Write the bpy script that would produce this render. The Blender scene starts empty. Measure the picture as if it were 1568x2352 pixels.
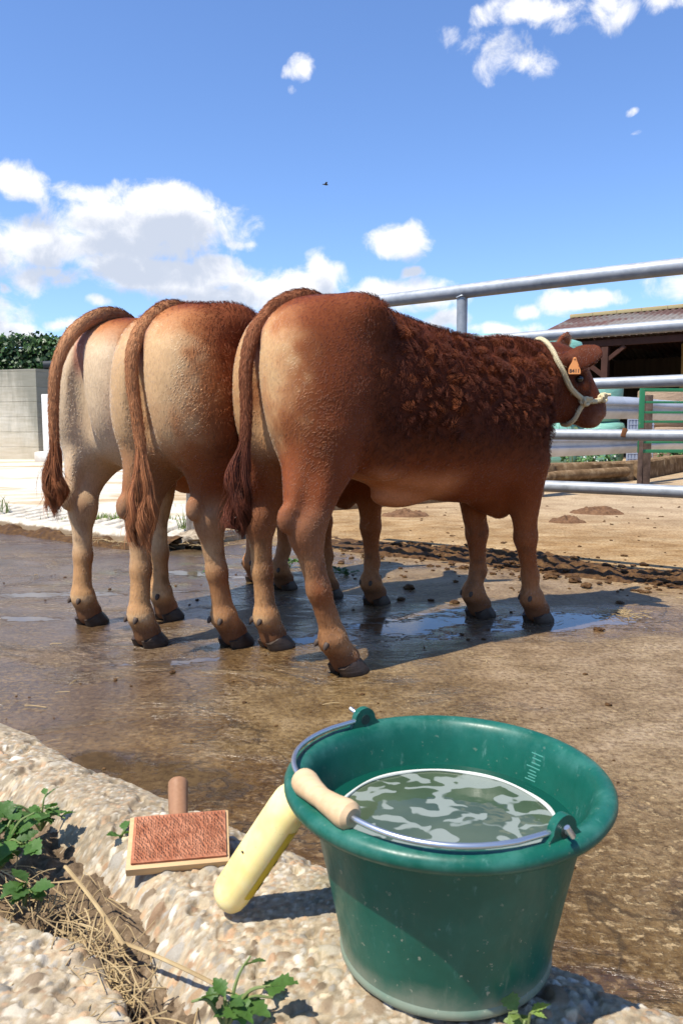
import bpy, bmesh, math, random
import numpy as np
from mathutils import Vector, Matrix
from mathutils.kdtree import KDTree
from mathutils.bvhtree import BVHTree

S = bpy.context.scene
COL = S.collection
R = math.radians
rng = np.random.default_rng(7)
random.seed(7)

# ------------------------------------------------------------------ camera
cam_d = bpy.data.cameras.new('camera')
cam = bpy.data.objects.new('camera', cam_d)
COL.objects.link(cam)
S.camera = cam
cam_d.sensor_fit = 'VERTICAL'
cam_d.sensor_height = 23.52
cam_d.lens = 18.0
PITCH = math.atan(191 / 1800)
cam.location = (0, 0, 0.8)
cam.rotation_euler = (math.pi / 2 - PITCH, 0, 0)
cam_d.clip_start = 0.05
cam_d.clip_end = 3000
cam_d.dof.use_dof = True
cam_d.dof.focus_distance = 2.75
cam_d.dof.aperture_fstop = 13.0

# ------------------------------------------------------------------ light
SUN_EL = R(62)
SHADOW = Vector((0.79, 0.61)).normalized()          # horizontal direction in which shadows fall
SUN_DIR = Vector((-SHADOW.x * math.cos(SUN_EL), -SHADOW.y * math.cos(SUN_EL), math.sin(SUN_EL)))
sun_d = bpy.data.lights.new('sun', 'SUN')
sun_d.energy = 5.0
sun_d.angle = R(0.5)
sun_d.color = (1.0, 0.95, 0.85)
sun = bpy.data.objects.new('sun', sun_d)
COL.objects.link(sun)
sun.location = (-5, -5, 10)
sun.rotation_euler = SUN_DIR.to_track_quat('Z', 'Y').to_euler()
S.view_settings.view_transform = 'Standard'
S.view_settings.look = 'None'
S.view_settings.exposure = 0.47
S.view_settings.gamma = 1
S.cycles.max_bounces = 8
S.cycles.transparent_max_bounces = 12
S.cycles.use_denoising = True
S.cycles.sample_clamp_indirect = 6
S.cycles.caustics_reflective = False
S.cycles.caustics_refractive = False


# ------------------------------------------------------------------ node helpers
class NT:
    def __init__(self, tree):
        self.t = tree

    def n(self, kind, ins=None, out=0, **props):
        nd = self.t.nodes.new(kind)
        for k, v in props.items():
            setattr(nd, k, v)
        for k, v in (ins or {}).items():
            s = nd.inputs[k]
            self.put(s, v)
        return nd.outputs[out] if out is not None else nd

    def put(self, s, v):
        if isinstance(v, bpy.types.NodeSocket):
            self.t.links.new(v, s)
        elif isinstance(v, (tuple, list)) and len(v) == 3 and s.type == 'RGBA':
            s.default_value = (*v, 1)
        else:
            s.default_value = v

    def math(self, op, a, b=0.0, c=0.0, clamp=False):
        return self.n('ShaderNodeMath', {0: a, 1: b, 2: c}, operation=op, use_clamp=clamp)

    def vmath(self, op, a, b=(0, 0, 0), out=0):
        return self.n('ShaderNodeVectorMath', {0: a, 1: b}, out=out, operation=op)

    def mix(self, f, a, b, blend='MIX'):
        nd = self.t.nodes.new('ShaderNodeMix')
        nd.data_type = 'RGBA'
        nd.blend_type = blend
        self.put(nd.inputs[0], f)
        self.put(nd.inputs[6], a)
        self.put(nd.inputs[7], b)
        return nd.outputs[2]

    def mr(self, v, a, b, c=0.0, d=1.0, smooth=True):
        nd = self.t.nodes.new('ShaderNodeMapRange')
        nd.interpolation_type = 'SMOOTHSTEP' if smooth else 'LINEAR'
        for i, x in enumerate((v, a, b, c, d)):
            self.put(nd.inputs[i], x)
        return nd.outputs[0]

    def noise(self, vec, scale, detail=4, rough=0.55, dist=0.0, out=0):
        return self.n('ShaderNodeTexNoise', {'Vector': vec, 'Scale': scale, 'Detail': detail,
                                             'Roughness': rough, 'Distortion': dist}, out=out)

    def voro(self, vec, scale, feature='F1', out='Distance', rand=1.0):
        nd = self.t.nodes.new('ShaderNodeTexVoronoi')
        nd.feature = feature
        self.put(nd.inputs['Vector'], vec)
        nd.inputs['Scale'].default_value = scale
        nd.inputs['Randomness'].default_value = rand
        return nd.outputs[out]

    def ramp(self, f, stops):
        nd = self.t.nodes.new('ShaderNodeValToRGB')
        el = nd.color_ramp.elements
        while len(el) < len(stops):
            el.new(0.5)
        for e, (p, c) in zip(el, stops):
            e.position = p
            e.color = (*c, 1) if len(c) == 3 else c
        self.put(nd.inputs[0], f)
        return nd.outputs[0]

    def bump(self, h, strength=0.4, dist=0.01, normal=None):
        ins = {'Height': h, 'Strength': strength, 'Distance': dist}
        if normal is not None:
            ins['Normal'] = normal
        return self.n('ShaderNodeBump', ins)

    def scalev(self, v, s):
        return self.vmath('MULTIPLY', v, s)


def mat(name, base=(0.5, 0.5, 0.5), rough=0.6, spec=0.5, metal=0.0, **kw):
    m = bpy.data.materials.new(name)
    m.use_nodes = True
    nt = NT(m.node_tree)
    b = m.node_tree.nodes['Principled BSDF']
    nt.put(b.inputs['Base Color'], base)
    b.inputs['Roughness'].default_value = rough
    b.inputs['Specular IOR Level'].default_value = spec
    b.inputs['Metallic'].default_value = metal
    for k, v in kw.items():
        nt.put(b.inputs[k.replace('_', ' ')], v)
    return m, nt, b


def pos(nt):
    return nt.n('ShaderNodeNewGeometry', out='Position')


def objco(nt):
    return nt.n('ShaderNodeTexCoord', out='Object')


# ------------------------------------------------------------------ world: blue sky with fair-weather clouds
W = bpy.data.worlds.new('World')
S.world = W
W.use_nodes = True
wt = NT(W.node_tree)
for nd in list(W.node_tree.nodes):
    W.node_tree.nodes.remove(nd)
sky = wt.t.nodes.new('ShaderNodeTexSky')
sky.sky_type = 'NISHITA'
sky.sun_disc = False
sky.sun_elevation = SUN_EL
sky.sun_rotation = math.atan2(SUN_DIR.x, SUN_DIR.y) % (2 * math.pi)
sky.altitude = 100
sky.air_density = 1.0
sky.dust_density = 0.3
sky.ozone_density = 2.2


def dir_of(px, py):
    """compass azimuth / elevation of a cloud seen in the sky"""
    u = (px - 784) / 1800
    v = -(py - 1176) / 1800
    c, s = math.cos(PITCH), math.sin(PITCH)
    d = Vector((u, c + v * s, -s + v * c)).normalized()
    return math.atan2(d.x, d.y), math.asin(d.z)


CLOUDS = [  # x, y, half width, half height, weight
    (345, 512, 185, 66, 1.0), (330, 560, 120, 45, .9), (370, 468, 92, 46, 1.0), (110, 556, 150, 42, .95), (245, 490, 80, 45, .95), (215, 560, 190, 46, .9), (440, 520, 80, 46, .9),
    (430, 645, 165, 44, 1.0), (300, 618, 95, 42, .95), (480, 610, 70, 30, .8), (34, 410, 46, 32, .88),
    (190, 435, 62, 22, .72), (120, 515, 120, 26, .62), (62, 632, 62, 34, .66), (180, 640, 45, 24, .66), (132, 622, 30, 14, .6), (540, 552, 62, 16, .6), (550, 625, 30, 18, .66),
    (738, 632, 52, 42, .95), (700, 648, 100, 36, .9), (600, 676, 150, 36, .95), (560, 690, 180, 40, .85), (920, 548, 62, 38, 1.0), (895, 560, 58, 34, .9), (936, 622, 24, 13, .8),
    (905, 668, 95, 30, .92), (960, 690, 110, 30, .8), (1010, 742, 60, 28, .9), (1214, 711, 36, 18, .85), (1325, 697, 75, 26, .92), (1355, 690, 36, 22, .9), (1150, 758, 90, 18, .85), (1395, 703, 30, 9, .55),
    (699, 160, 34, 22, .72), (665, 165, 34, 14, .48), (1150, 125, 70, 52, .56), (1205, 128, 42, 40, .52), (1060, 85, 70, 30, .5), (1225, 10, 110, 26, .70), (1390, 12, 64, 30, .74), (1545, 3, 50, 26, .70), (1270, 40, 60, 20, .50), (1150, 6, 60, 18, .60),
    (20, 760, 70, 28, .9), (140, 742, 36, 16, .7), (228, 696, 26, 10, .7), (1450, 246, 16, 9, .48), (1458, 293, 12, 8, .42), (668, 205, 18, 10, .42), (5, 648, 20, 14, .8),
    (-160, 560, 150, 70, 1.0), (-300, 690, 200, 70, 1.0), (1750, 640, 140, 50, 1.0), (1900, 420, 120, 60, .9), (1880, 90, 90, 50, .8), (-320, 240, 100, 60, .8),
]
grp = bpy.data.node_groups.new('cloud density', 'ShaderNodeTree')
grp.interface.new_socket('Vector', in_out='INPUT', socket_type='NodeSocketVector')
grp.interface.new_socket('Offset', in_out='INPUT', socket_type='NodeSocketVector')
grp.interface.new_socket('Density', in_out='OUTPUT', socket_type='NodeSocketFloat')
g = NT(grp)
gi = grp.nodes.new('NodeGroupInput')
go = grp.nodes.new('NodeGroupOutput')
sep = g.n('ShaderNodeSeparateXYZ', {0: gi.outputs[0]}, out=None)
az = g.math('ARCTAN2', sep.outputs[0], sep.outputs[1])
elv = g.math('ARCSINE', sep.outputs[2])
ae = g.vmath('ADD', g.n('ShaderNodeCombineXYZ', {0: az, 1: elv, 2: 0.0}), gi.outputs[1])
# puffy warping of the outlines
wv = g.noise(ae, 9.0, 3, .55, out=1)
warp = g.vmath('MULTIPLY', g.vmath('SUBTRACT', wv, (.5, .5, .5)), (.075, .050, 0))
aew = g.vmath('ADD', ae, warp)
acc = None
for (x, y, sx, sy, w) in CLOUDS:
    a0, e0 = dir_of(x, y)
    k = 1800 / (1 + ((x - 784) / 1800) ** 2)
    d = g.vmath('MULTIPLY', g.vmath('SUBTRACT', aew, (a0, e0, 0)), (k / sx / 1800 * 1150, 1750 / sy / 1800 * 1150, 0))
    ln = g.vmath('LENGTH', d, out=1)
    f = g.mr(ln, 0.0, 1.25, w, 0.0)
    acc = f if acc is None else g.math('SMOOTH_MAX', acc, f, 0.08)
n1 = g.noise(ae, 24.0, 10, .66, .35)
n2 = g.voro(g.vmath('ADD', ae, g.vmath('MULTIPLY', g.vmath('SUBTRACT', g.noise(ae, 40.0, 3, out=1), (.5, .5, .5)), (.02, .02, 0))), 46.0, 'SMOOTH_F1')
pf = g.math('SUBTRACT', 0.5, n2)
dn = g.math('ADD', acc, g.math('MULTIPLY', g.math('SUBTRACT', n1, .5), 1.25))
dn = g.math('ADD', dn, g.math('MULTIPLY', pf, .16))
dn = g.math('MULTIPLY', dn, g.mr(acc, 0.02, .30))
g.put(go.inputs[0], dn)
wd = wt.n('ShaderNodeTexCoord', out='Generated')


def cloud(off):
    nd = wt.t.nodes.new('ShaderNodeGroup')
    nd.node_tree = grp
    wt.put(nd.inputs[0], wd)
    nd.inputs[1].default_value = off
    return nd.outputs[0]


c0 = cloud((0, 0, 0))
c1 = cloud((-0.012, 0.032, 0))                       # towards the sun: thick there -> grey here
alpha = wt.mr(c0, .30, .74)
shade = wt.mr(wt.math('SUBTRACT', wt.math('ADD', c1, wt.math('MULTIPLY', c0, .35)), .55), -.05, .62)
ccol = wt.mix(shade, (8.6, 8.6, 8.8), (5.0, 5.5, 6.5))
skyc = wt.mix(1.0, sky.outputs[0], (1.09, 1.30, 1.66), 'MULTIPLY')
col = wt.mix(wt.math('MULTIPLY', alpha, .97), skyc, ccol)
bg = wt.n('ShaderNodeBackground', {'Color': col, 'Strength': 0.095})
wo = wt.t.nodes.new('ShaderNodeOutputWorld')
wt.put(wo.inputs['Surface'], bg)
W.cycles.sampling_method = 'MANUAL'
W.cycles.sample_map_resolution = 512


# ------------------------------------------------------------------ object helpers
def tag(o, label=None, cat=None, group=None, kind=None):
    for k, v in (('label', label), ('category', cat), ('group', group), ('kind', kind)):
        if v:
            o[k] = v
    return o


def empty(name, loc=(0, 0, 0), rz=0.0):
    o = bpy.data.objects.new(name, None)
    COL.objects.link(o)
    o.location = loc
    o.rotation_euler = (0, 0, rz)
    o.empty_display_size = 0.1
    return o


class MB:
    """collects geometry for one mesh"""

    def __init__(self):
        self.v = []
        self.f = []
        self.c = 0

    def add(self, v, f):
        v = np.asarray(v, float).reshape(-1, 3)
        self.v.append(v)
        self.f += [tuple(int(i) + self.c for i in q) for q in f]
        self.c += len(v)
        return self

    def box(self, c, s, rot=None, bev=0.0):
        x, y, z = (np.array(s) / 2)
        if bev <= 0:
            v = np.array([(sx * x, sy * y, sz * z) for sx in (-1, 1) for sy in (-1, 1) for sz in (-1, 1)])
            f = [(0, 1, 3, 2), (4, 6, 7, 5), (0, 4, 5, 1), (2, 3, 7, 6), (0, 2, 6, 4), (1, 5, 7, 3)]
        else:
            bm = bmesh.new()
            bmesh.ops.create_cube(bm, size=1)
            for q in bm.verts:
                q.co = (q.co.x * s[0], q.co.y * s[1], q.co.z * s[2])
            bmesh.ops.bevel(bm, geom=bm.edges[:], offset=bev, segments=2, affect='EDGES', profile=.6)
            bm.verts.index_update()
            v = np.array([q.co[:] for q in bm.verts])
            f = [[q.index for q in p.verts] for p in bm.faces]
            bm.free()
        if rot is not None:
            v = v @ np.array(rot.to_3x3() if hasattr(rot, 'to_3x3') else rot).T
        return self.add(v + np.array(c), f)

    def beam(self, a, b, w, h, bev=0.0, up=(0, 0, 1)):
        a, b = Vector(a), Vector(b)
        d = (b - a)
        L = d.length
        x = d.normalized()
        y = Vector(up).cross(x)
        if y.length < 1e-4:
            y = Vector((0, 1, 0))
        y.normalize()
        z = x.cross(y)
        return self.box(tuple((a + b) / 2), (L, w, h), Matrix((x, y, z)).transposed(), bev)

    def tube(self, path, r, n=10, cap=True, flat=None):
        P = np.asarray(path, float)
        m = len(P)
        r = np.full(m, r, float) if np.isscalar(r) else np.asarray(r, float)
        T = np.gradient(P, axis=0)
        T /= np.linalg.norm(T, axis=1)[:, None] + 1e-12
        u = np.cross(T[0], (0, 0, 1.0))
        if np.linalg.norm(u) < 1e-3:
            u = np.cross(T[0], (0, 1.0, 0))
        u /= np.linalg.norm(u)
        th = np.linspace(0, 2 * np.pi, n, endpoint=False)
        V = []
        for i in range(m):
            u = u - T[i] * (u @ T[i])
            u /= np.linalg.norm(u) + 1e-12
            w = np.cross(T[i], u)
            fl = 1.0 if flat is None else flat
            V.append(P[i] + r[i] * (np.cos(th)[:, None] * u + fl * np.sin(th)[:, None] * w))
        V = np.concatenate(V)
        F = [(i * n + j, i * n + (j + 1) % n, (i + 1) * n + (j + 1) % n, (i + 1) * n + j) for i in range(m - 1) for j in range(n)]
        if cap:
            F.append(tuple(range(n))[::-1])
            F.append(tuple((m - 1) * n + j for j in range(n)))
        return self.add(V, F)

    def lathe(self, prof, n=48, center=(0, 0, 0), closed=False):
        prof = np.asarray(prof, float)
        th = np.linspace(0, 2 * np.pi, n, endpoint=False)
        m = len(prof)
        V = np.stack([prof[:, 0][:, None] * np.cos(th), prof[:, 0][:, None] * np.sin(th), np.repeat(prof[:, 1][:, None], n, 1)], 2).reshape(-1, 3)
        F = []
        for i in range(m - 1 + (1 if closed else 0)):
            a, b = i, (i + 1) % m
            F += [(a * n + j, a * n + (j + 1) % n, b * n + (j + 1) % n, b * n + j) for j in range(n)]
        if not closed:
            if prof[0, 0] > 1e-6:
                F.append(tuple(range(n))[::-1])
            if prof[-1, 0] > 1e-6:
                F.append(tuple((m - 1) * n + j for j in range(n)))
        return self.add(V + np.array(center), F)

    def build(self, name, material=None, parent=None, smooth=True, loc=None, fix=True):
        me = bpy.data.meshes.new(name)
        v = np.concatenate(self.v) if self.v else np.zeros((0, 3))
        me.from_pydata(v.tolist(), [], self.f)
        if fix:
            bm = bmesh.new()
            bm.from_mesh(me)
            bmesh.ops.recalc_face_normals(bm, faces=bm.faces[:])
            bm.to_mesh(me)
            bm.free()
        return link(name, me, material, parent, smooth, loc)


def link(name, me, material=None, parent=None, smooth=True, loc=None):
    if material is not None:
        me.materials.append(material)
    if smooth:
        me.polygons.foreach_set('use_smooth', np.ones(len(me.polygons), bool))
        if smooth != 'all':
            me.set_sharp_from_angle(angle=R(40))
    o = bpy.data.objects.new(name, me)
    COL.objects.link(o)
    if parent is not None:
        o.parent = parent
    if loc is not None:
        o.location = loc
    return o


def raw_mesh(name, v, f, material=None, parent=None, smooth='all', col=None):
    """fast path for large quad/tri arrays; f is (n,3) or (n,4) array"""
    me = bpy.data.meshes.new(name)
    v = np.asarray(v, np.float32)
    f = np.asarray(f, np.int32)
    k = f.shape[1]
    me.vertices.add(len(v))
    me.vertices.foreach_set('co', v.ravel())
    me.loops.add(f.size)
    me.loops.foreach_set('vertex_index', f.ravel())
    me.polygons.add(len(f))
    me.polygons.foreach_set('loop_start', np.arange(0, f.size, k, dtype=np.int32))
    me.update(calc_edges=True)
    if col is not None:
        a = me.color_attributes.new('col', 'FLOAT_COLOR', 'POINT')
        a.data.foreach_set('color', np.concatenate([np.asarray(col, np.float32), np.ones((len(v), 1), np.float32)], 1).ravel())
    return link(name, me, material, parent, smooth)


def catmull(P, n=12):
    P = np.asarray(P, float)
    Q = np.vstack([2 * P[0] - P[1], P, 2 * P[-1] - P[-2]])
    out = []
    for i in range(1, len(Q) - 2):
        t = np.linspace(0, 1, n, endpoint=False)[:, None]
        a, b, c, d = Q[i - 1], Q[i], Q[i + 1], Q[i + 2]
        out.append(.5 * (2 * b + (c - a) * t + (2 * a - 5 * b + 4 * c - d) * t ** 2 + (3 * b - a - 3 * c + d) * t ** 3))
    return np.vstack(out + [P[-1:]])


def hash3(i, j, k, seed=0):
    h = (i.astype(np.int64) * 374761393 + j.astype(np.int64) * 668265263 + k.astype(np.int64) * 2147483647 + seed * 974711) & 0xffffffff
    h = ((h ^ (h >> 13)) * 1274126177) & 0xffffffff
    h = (h ^ (h >> 16)) & 0xffff
    return h / 65535.0


def vnoise(P, freq, seed=0, octv=1):
    P = np.asarray(P, float)
    out = 0
    amp, tot = 1.0, 0.0
    for o in range(octv):
        q = P * freq
        i = np.floor(q).astype(np.int64)
        f = q - i
        f = f * f * (3 - 2 * f)
        r = 0
        for a in (0, 1):
            for b in (0, 1):
                for c in (0, 1):
                    w = (f[:, 0] if a else 1 - f[:, 0]) * (f[:, 1] if b else 1 - f[:, 1]) * (f[:, 2] if c else 1 - f[:, 2])
                    r = r + w * hash3(i[:, 0] + a, i[:, 1] + b, i[:, 2] + c, seed + o)
        out = out + amp * r
        tot += amp
        amp *= .5
        freq = freq * 2.03
    return out / tot


def sstep(x, a, b):
    t = np.clip((x - a) / (b - a), 0, 1)
    return t * t * (3 - 2 * t)
# ------------------------------------------------------------------ cattle: one implicit surface per animal
def ell(c, r, k=.03, rot=None, sub=False):
    c = np.array(c, float); r = np.array(r, float)
    ext = r.max() * 1.05 if rot is not None else r
    Rm = None if rot is None else np.array(rot.to_3x3()).T

    def f(X, Y, Z):
        x, y, z = X - c[0], Y - c[1], Z - c[2]
        if Rm is not None:
            x, y, z = (Rm[i, 0] * x + Rm[i, 1] * y + Rm[i, 2] * z for i in range(3))
        k0 = np.sqrt((x / r[0]) ** 2 + (y / r[1]) ** 2 + (z / r[2]) ** 2)
        k1 = np.sqrt((x / r[0] ** 2) ** 2 + (y / r[1] ** 2) ** 2 + (z / r[2] ** 2) ** 2) + 1e-9
        return k0 * (k0 - 1) / k1
    return f, c - ext, c + ext, k, sub


def cone(a, b, ra, rb, k=.03, sub=False):
    a = np.array(a, float); b = np.array(b, float)
    ab = b - a; l2 = ab @ ab

    def f(X, Y, Z):
        x, y, z = X - a[0], Y - a[1], Z - a[2]
        t = np.clip((x * ab[0] + y * ab[1] + z * ab[2]) / l2, 0, 1)
        return np.sqrt((x - t * ab[0]) ** 2 + (y - t * ab[1]) ** 2 + (z - t * ab[2]) ** 2) - (ra + (rb - ra) * t)
    return f, np.minimum(a - ra, b - rb), np.maximum(a + ra, b + rb), k, sub


TORSO = np.array([  # x, top, bottom, half width
    (-.23, 1.03, .90, .03), (-.19, 1.12, .80, .11), (-.15, 1.175, .72, .15), (-.08, 1.222, .65, .185), (.0, 1.243, .62, .205), (.08, 1.248, .635, .215), (.15, 1.242, .635, .220),
    (.24, 1.228, .612, .222), (.34, 1.212, .572, .226), (.47, 1.184, .545, .236), (.62, 1.154, .52, .246), (.77, 1.138, .505, .238), (.87, 1.134, .495, .206), (.95, 1.133, .53, .162),
    (1.03, 1.125, .65, .115), (1.14, 1.10, .78, .06)])
_fx = np.linspace(-.23, 1.14, 275)
_ker = np.exp(-np.linspace(-2, 2, 25) ** 2); _ker /= _ker.sum()


def _sm(col):
    v = np.interp(_fx, TORSO[:, 0], TORSO[:, col])
    return np.convolve(np.pad(v, 12, mode='reflect', reflect_type='odd'), _ker, 'valid')


_top, _bot, _wid = _sm(1), _sm(2), _sm(3)


def torso():
    def f(X, Y, Z):
        t, b, w = np.interp(X, _fx, _top), np.interp(X, _fx, _bot), np.interp(X, _fx, _wid)
        a = (t - b) / 2
        dz = Z - (t + b) / 2
        # belly narrower than the spring of the ribs, back gently rounded
        ww = w * np.where(dz < 0, 1 - .10 * (dz / a) ** 2, 1 - .05 * (dz / a) ** 2)
        r = (np.abs(Y / ww) ** 2.25 + np.abs(dz / a) ** 2.25) ** (1 / 2.25)
        d = (r - 1) * np.minimum(a, w) * .9
        return np.maximum(d, np.maximum(-.23 - X, X - 1.14))
    return f, np.array([-.23, -.3, .45]), np.array([1.14, .3, 1.3]), .03, False


def cow_prims(feet, yaw, spread=0.0):
    P = [torso()]
    for s, kk in ((-1, 'RH'), (1, 'LH')):
        fx, fy = feet[kk]
        hx = feet['h' + kk]
        fe = fx - (.055 if fx - hx > .1 else .034)
        hk = Vector((hx, fy * .95, .485))
        cm = Vector((hx + (fe - hx) * .42 + .004, fy, .29))
        gx = .45 * hx
        P += [ell((.01, s * .108, .94), (.205, .122, .275), .05),
              ell((-.095, s * .098, .94), (.118, .100, .235), .035),
              ell((.015 + gx * .6, s * .13, .82), (.158, .102, .19), .07),
              ell((.13, s * .155, 1.172), (.07, .05, .05), .10),
              cone((.025 + gx, s * .128, .76), (hk.x + .026, hk.y, hk.z + .045), .104, .047, .06),
              cone((-.028 + gx, s * .115, .78), (hk.x - .046, hk.y, hk.z + .070), .074, .027, .03),
              cone((gx + .035, s * .135, .67), (hk.x + .026, hk.y, hk.z + .04), .086, .047, .04),
              ell((hk.x + .008, hk.y, hk.z - .008), (.062, .044, .066), .025),
              ell((hk.x - .068, hk.y, hk.z + .038), (.029, .027, .044), .016),
              cone(hk, cm, .046, .034, .03),
              cone(cm, (fe - .004, fy, .15), .034, .038, .03),
              ell((fe - .002, fy, .122), (.046, .050, .046), .020),
              cone((fe + .004, fy, .11), (fx - .006, fy, .048), .042, .050, .02)]
    for s, kk in ((-1, 'RF'), (1, 'LF')):
        fx, fy = feet[kk]
        kx = .945 + (fx - 1.0) * .45
        P += [ell((.885, s * .155, .83), (.145, .085, .24), .06),
              ell((.925, s * .12, .68), (.08, .075, .11), .05),
              cone((.925, s * .14, .66), (kx - .01, fy * 1.1, .43), .092, .049, .05),
              ell((kx + .004, fy * 1.05, .375), (.047, .044, .058), .025),
              cone((kx, fy * 1.05, .36), (kx + (fx - kx) * .45, fy, .20), .041, .031, .03),
              cone((kx + (fx - kx) * .45, fy, .20), (fx - .045, fy, .115), .031, .038, .03),
              ell((fx - .042, fy, .108), (.045, .05, .045), .02),
              cone((fx - .035, fy, .10), (fx - .004, fy, .050), .044, .052, .02)]
    # brisket, sheath fold
    P += [ell((.92, 0, .57), (.13, .085, .115), .06), ell((.945, 0, .505), (.055, .032, .07), .04),
          ell((.40, 0, .555), (.12, .05, .045), .04),
          ell((.22, .13, .74), (.10, .06, .11), .06), ell((.22, -.13, .74), (.10, .06, .11), .06)]
    # neck
    P += [cone((.95, 0, .965), (1.20, -.01, 1.01), .175, .125, .07), cone((.95, 0, .84), (1.17, -.01, .94), .145, .085, .06),
          cone((.9, 0, 1.06), (1.24, -.01, 1.06), .09, .085, .05)]
    piv = Vector((1.172, -.010, 0))
    Q = Matrix.Rotation(yaw, 3, 'Z')

    def h(t, l, z):
        v = Q @ Vector((t, l, 0)) + piv
        return (v.x, v.y, z)
    hm = []
    hm += [ell(h(.06, 0, 1.03), (.10, .088, .105), .05, Q), ell(h(.045, 0, 1.115), (.055, .06, .035), .03, Q),
           ell(h(.03, 0, .93), (.10, .075, .10), .05, Q),
           cone(h(.105, 0, 1.03), h(.205, 0, .90), .085, .056, .04),
           cone(h(.03, 0, .91), h(.18, 0, .845), .065, .036, .04),
           ell(h(.225, 0, .872), (.045, .058, .045), .03, Q),
           ell(h(.205, 0, .828), (.042, .045, .026), .015, Q),
           ell(h(.125, .070, 1.036), (.04, .026, .026), .022, Q), ell(h(.125, -.070, 1.036), (.04, .026, .026), .022, Q)]
    for s in (-1, 1):
        hm += [ell(h(.262, s * .032, .885), (.012, .013, .010), .012, Q, True)]
        hm += [ell(h(.132, s * .090, 1.004), (.020, .014, .014), .010, Q, True)]
        # ears: leaf shaped, swung forward
        base, tip = Vector(h(.045, s * .085, 1.066)), Vector(h(.175, s * .215, 1.098 if s < 0 else 1.225))
        ax = (tip - base).normalized()
        up = Vector(h(-.75, s * .5, .15)) - Vector(h(0, 0, 0))
        up = (up - ax * up.dot(ax)).normalized()
        M = Matrix((ax, up.cross(ax), up)).transposed()
        c = base.lerp(tip, .55)
        hm += [cone(base, base.lerp(tip, .35), .034, .030, .02), ell(c, (.096, .054, .014), .018, M)]
        front = up if False else -up
        hm += [ell(c + up * -.018 + ax * .01, (.062, .030, .013), .008, M, True)]
    P += hm
    # cleft under the tail and between the thighs
    P += [cone((-.228, 0, 1.08), (-.200, 0, .68), .042, .062, .03, True), cone((-.27, 0, .66), (.12, 0, .50), .06, .085, .05, True)]
    return P, h


def surface_nets(V, lo, hstep):
    sx, sy, sz = V.shape
    ins = V < 0
    C = [(0, 0, 0), (1, 0, 0), (0, 1, 0), (1, 1, 0), (0, 0, 1), (1, 0, 1), (0, 1, 1), (1, 1, 1)]
    cnt = np.zeros((sx - 1, sy - 1, sz - 1), np.int8)
    for c in C:
        cnt += ins[c[0]:sx - 1 + c[0], c[1]:sy - 1 + c[1], c[2]:sz - 1 + c[2]]
    act = (cnt > 0) & (cnt < 8)
    idx = np.full(act.shape, -1, np.int64)
    I = np.argwhere(act)
    idx[act] = np.arange(len(I))
    vals = [V[I[:, 0] + c[0], I[:, 1] + c[1], I[:, 2] + c[2]] for c in C]
    acc = np.zeros((len(I), 3)); n = np.zeros(len(I))
    for a in range(8):
        for b in range(a + 1, 8):
            d = np.array(C[b]) - np.array(C[a])
            if np.abs(d).sum() != 1:
                continue
            va, vb = vals[a], vals[b]
            m = (va < 0) != (vb < 0)
            t = np.where(m, va / (va - vb + 1e-12), 0)
            acc[m] += (np.array(C[a]) + t[:, None] * d)[m]
            n[m] += 1
    Vt = (I + acc / n[:, None]) * hstep + lo
    F = []
    for ax in range(3):
        o1, o2 = (ax + 1) % 3, (ax + 2) % 3
        a = ins[tuple(slice(0, -1) if k == ax else slice(1, -1) for k in range(3))]
        b = ins[tuple(slice(1, None) if k == ax else slice(1, -1) for k in range(3))]
        E = np.argwhere(a != b)
        flip = a[tuple(E.T)]
        E = E + np.array([0 if k == ax else 1 for k in range(3)])
        d1 = np.eye(3, dtype=int)[o1]; d2 = np.eye(3, dtype=int)[o2]
        q = [E - d1 - d2, E - d2, E, E - d1]
        q = np.stack([idx[tuple(w.T)] for w in q], 1)
        q[~flip] = q[~flip][:, ::-1]
        F.append(q)
    return Vt, np.concatenate(F)


def cow_surface(prims, hs=.0095):
    lo = np.array([-.44, -.37, -.03]); hi = np.array([1.62, .37, 1.34])
    n = np.ceil((hi - lo) / hs).astype(int)
    ax = [lo[i] + hs * np.arange(n[i]) for i in range(3)]
    V = np.full(n, .5, np.float32)
    for f, a, b, k, sub in prims:
        m = k * 1.3 + .03
        i0 = np.maximum(np.floor((a - m - lo) / hs).astype(int), 0); i1 = np.minimum(np.ceil((b + m - lo) / hs).astype(int) + 1, n)
        sl = tuple(slice(p, q) for p, q in zip(i0, i1))
        X, Y, Z = np.meshgrid(*[ax[d][sl[d]] for d in range(3)], indexing='ij', sparse=True)
        d = f(X, Y, Z)
        cur = V[sl]
        if sub:
            d = -d
            hh = np.clip(.5 - .5 * (d - cur) / k, 0, 1)
            V[sl] = d + (cur - d) * hh + k * hh * (1 - hh) if False else (d * (1 - hh) + cur * hh) + k * hh * (1 - hh)
        else:
            hh = np.clip(.5 + .5 * (d - cur) / k, 0, 1)
            V[sl] = d * (1 - hh) + cur * hh - k * hh * (1 - hh)
    v, f = surface_nets(V, lo, hs)
    # light smoothing
    e = np.concatenate([f[:, [0, 1]], f[:, [1, 2]], f[:, [2, 3]], f[:, [3, 0]]])
    e = np.concatenate([e, e[:, ::-1]])
    cnt = np.bincount(e[:, 0], minlength=len(v))[:, None]
    for it in range(4):
        s = np.stack([np.bincount(e[:, 0], v[e[:, 1], c], len(v)) for c in range(3)], 1) / np.maximum(cnt, 1)
        v = v + (.55 if it % 2 == 0 else -.5) * (s - v)
    return v, f


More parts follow.
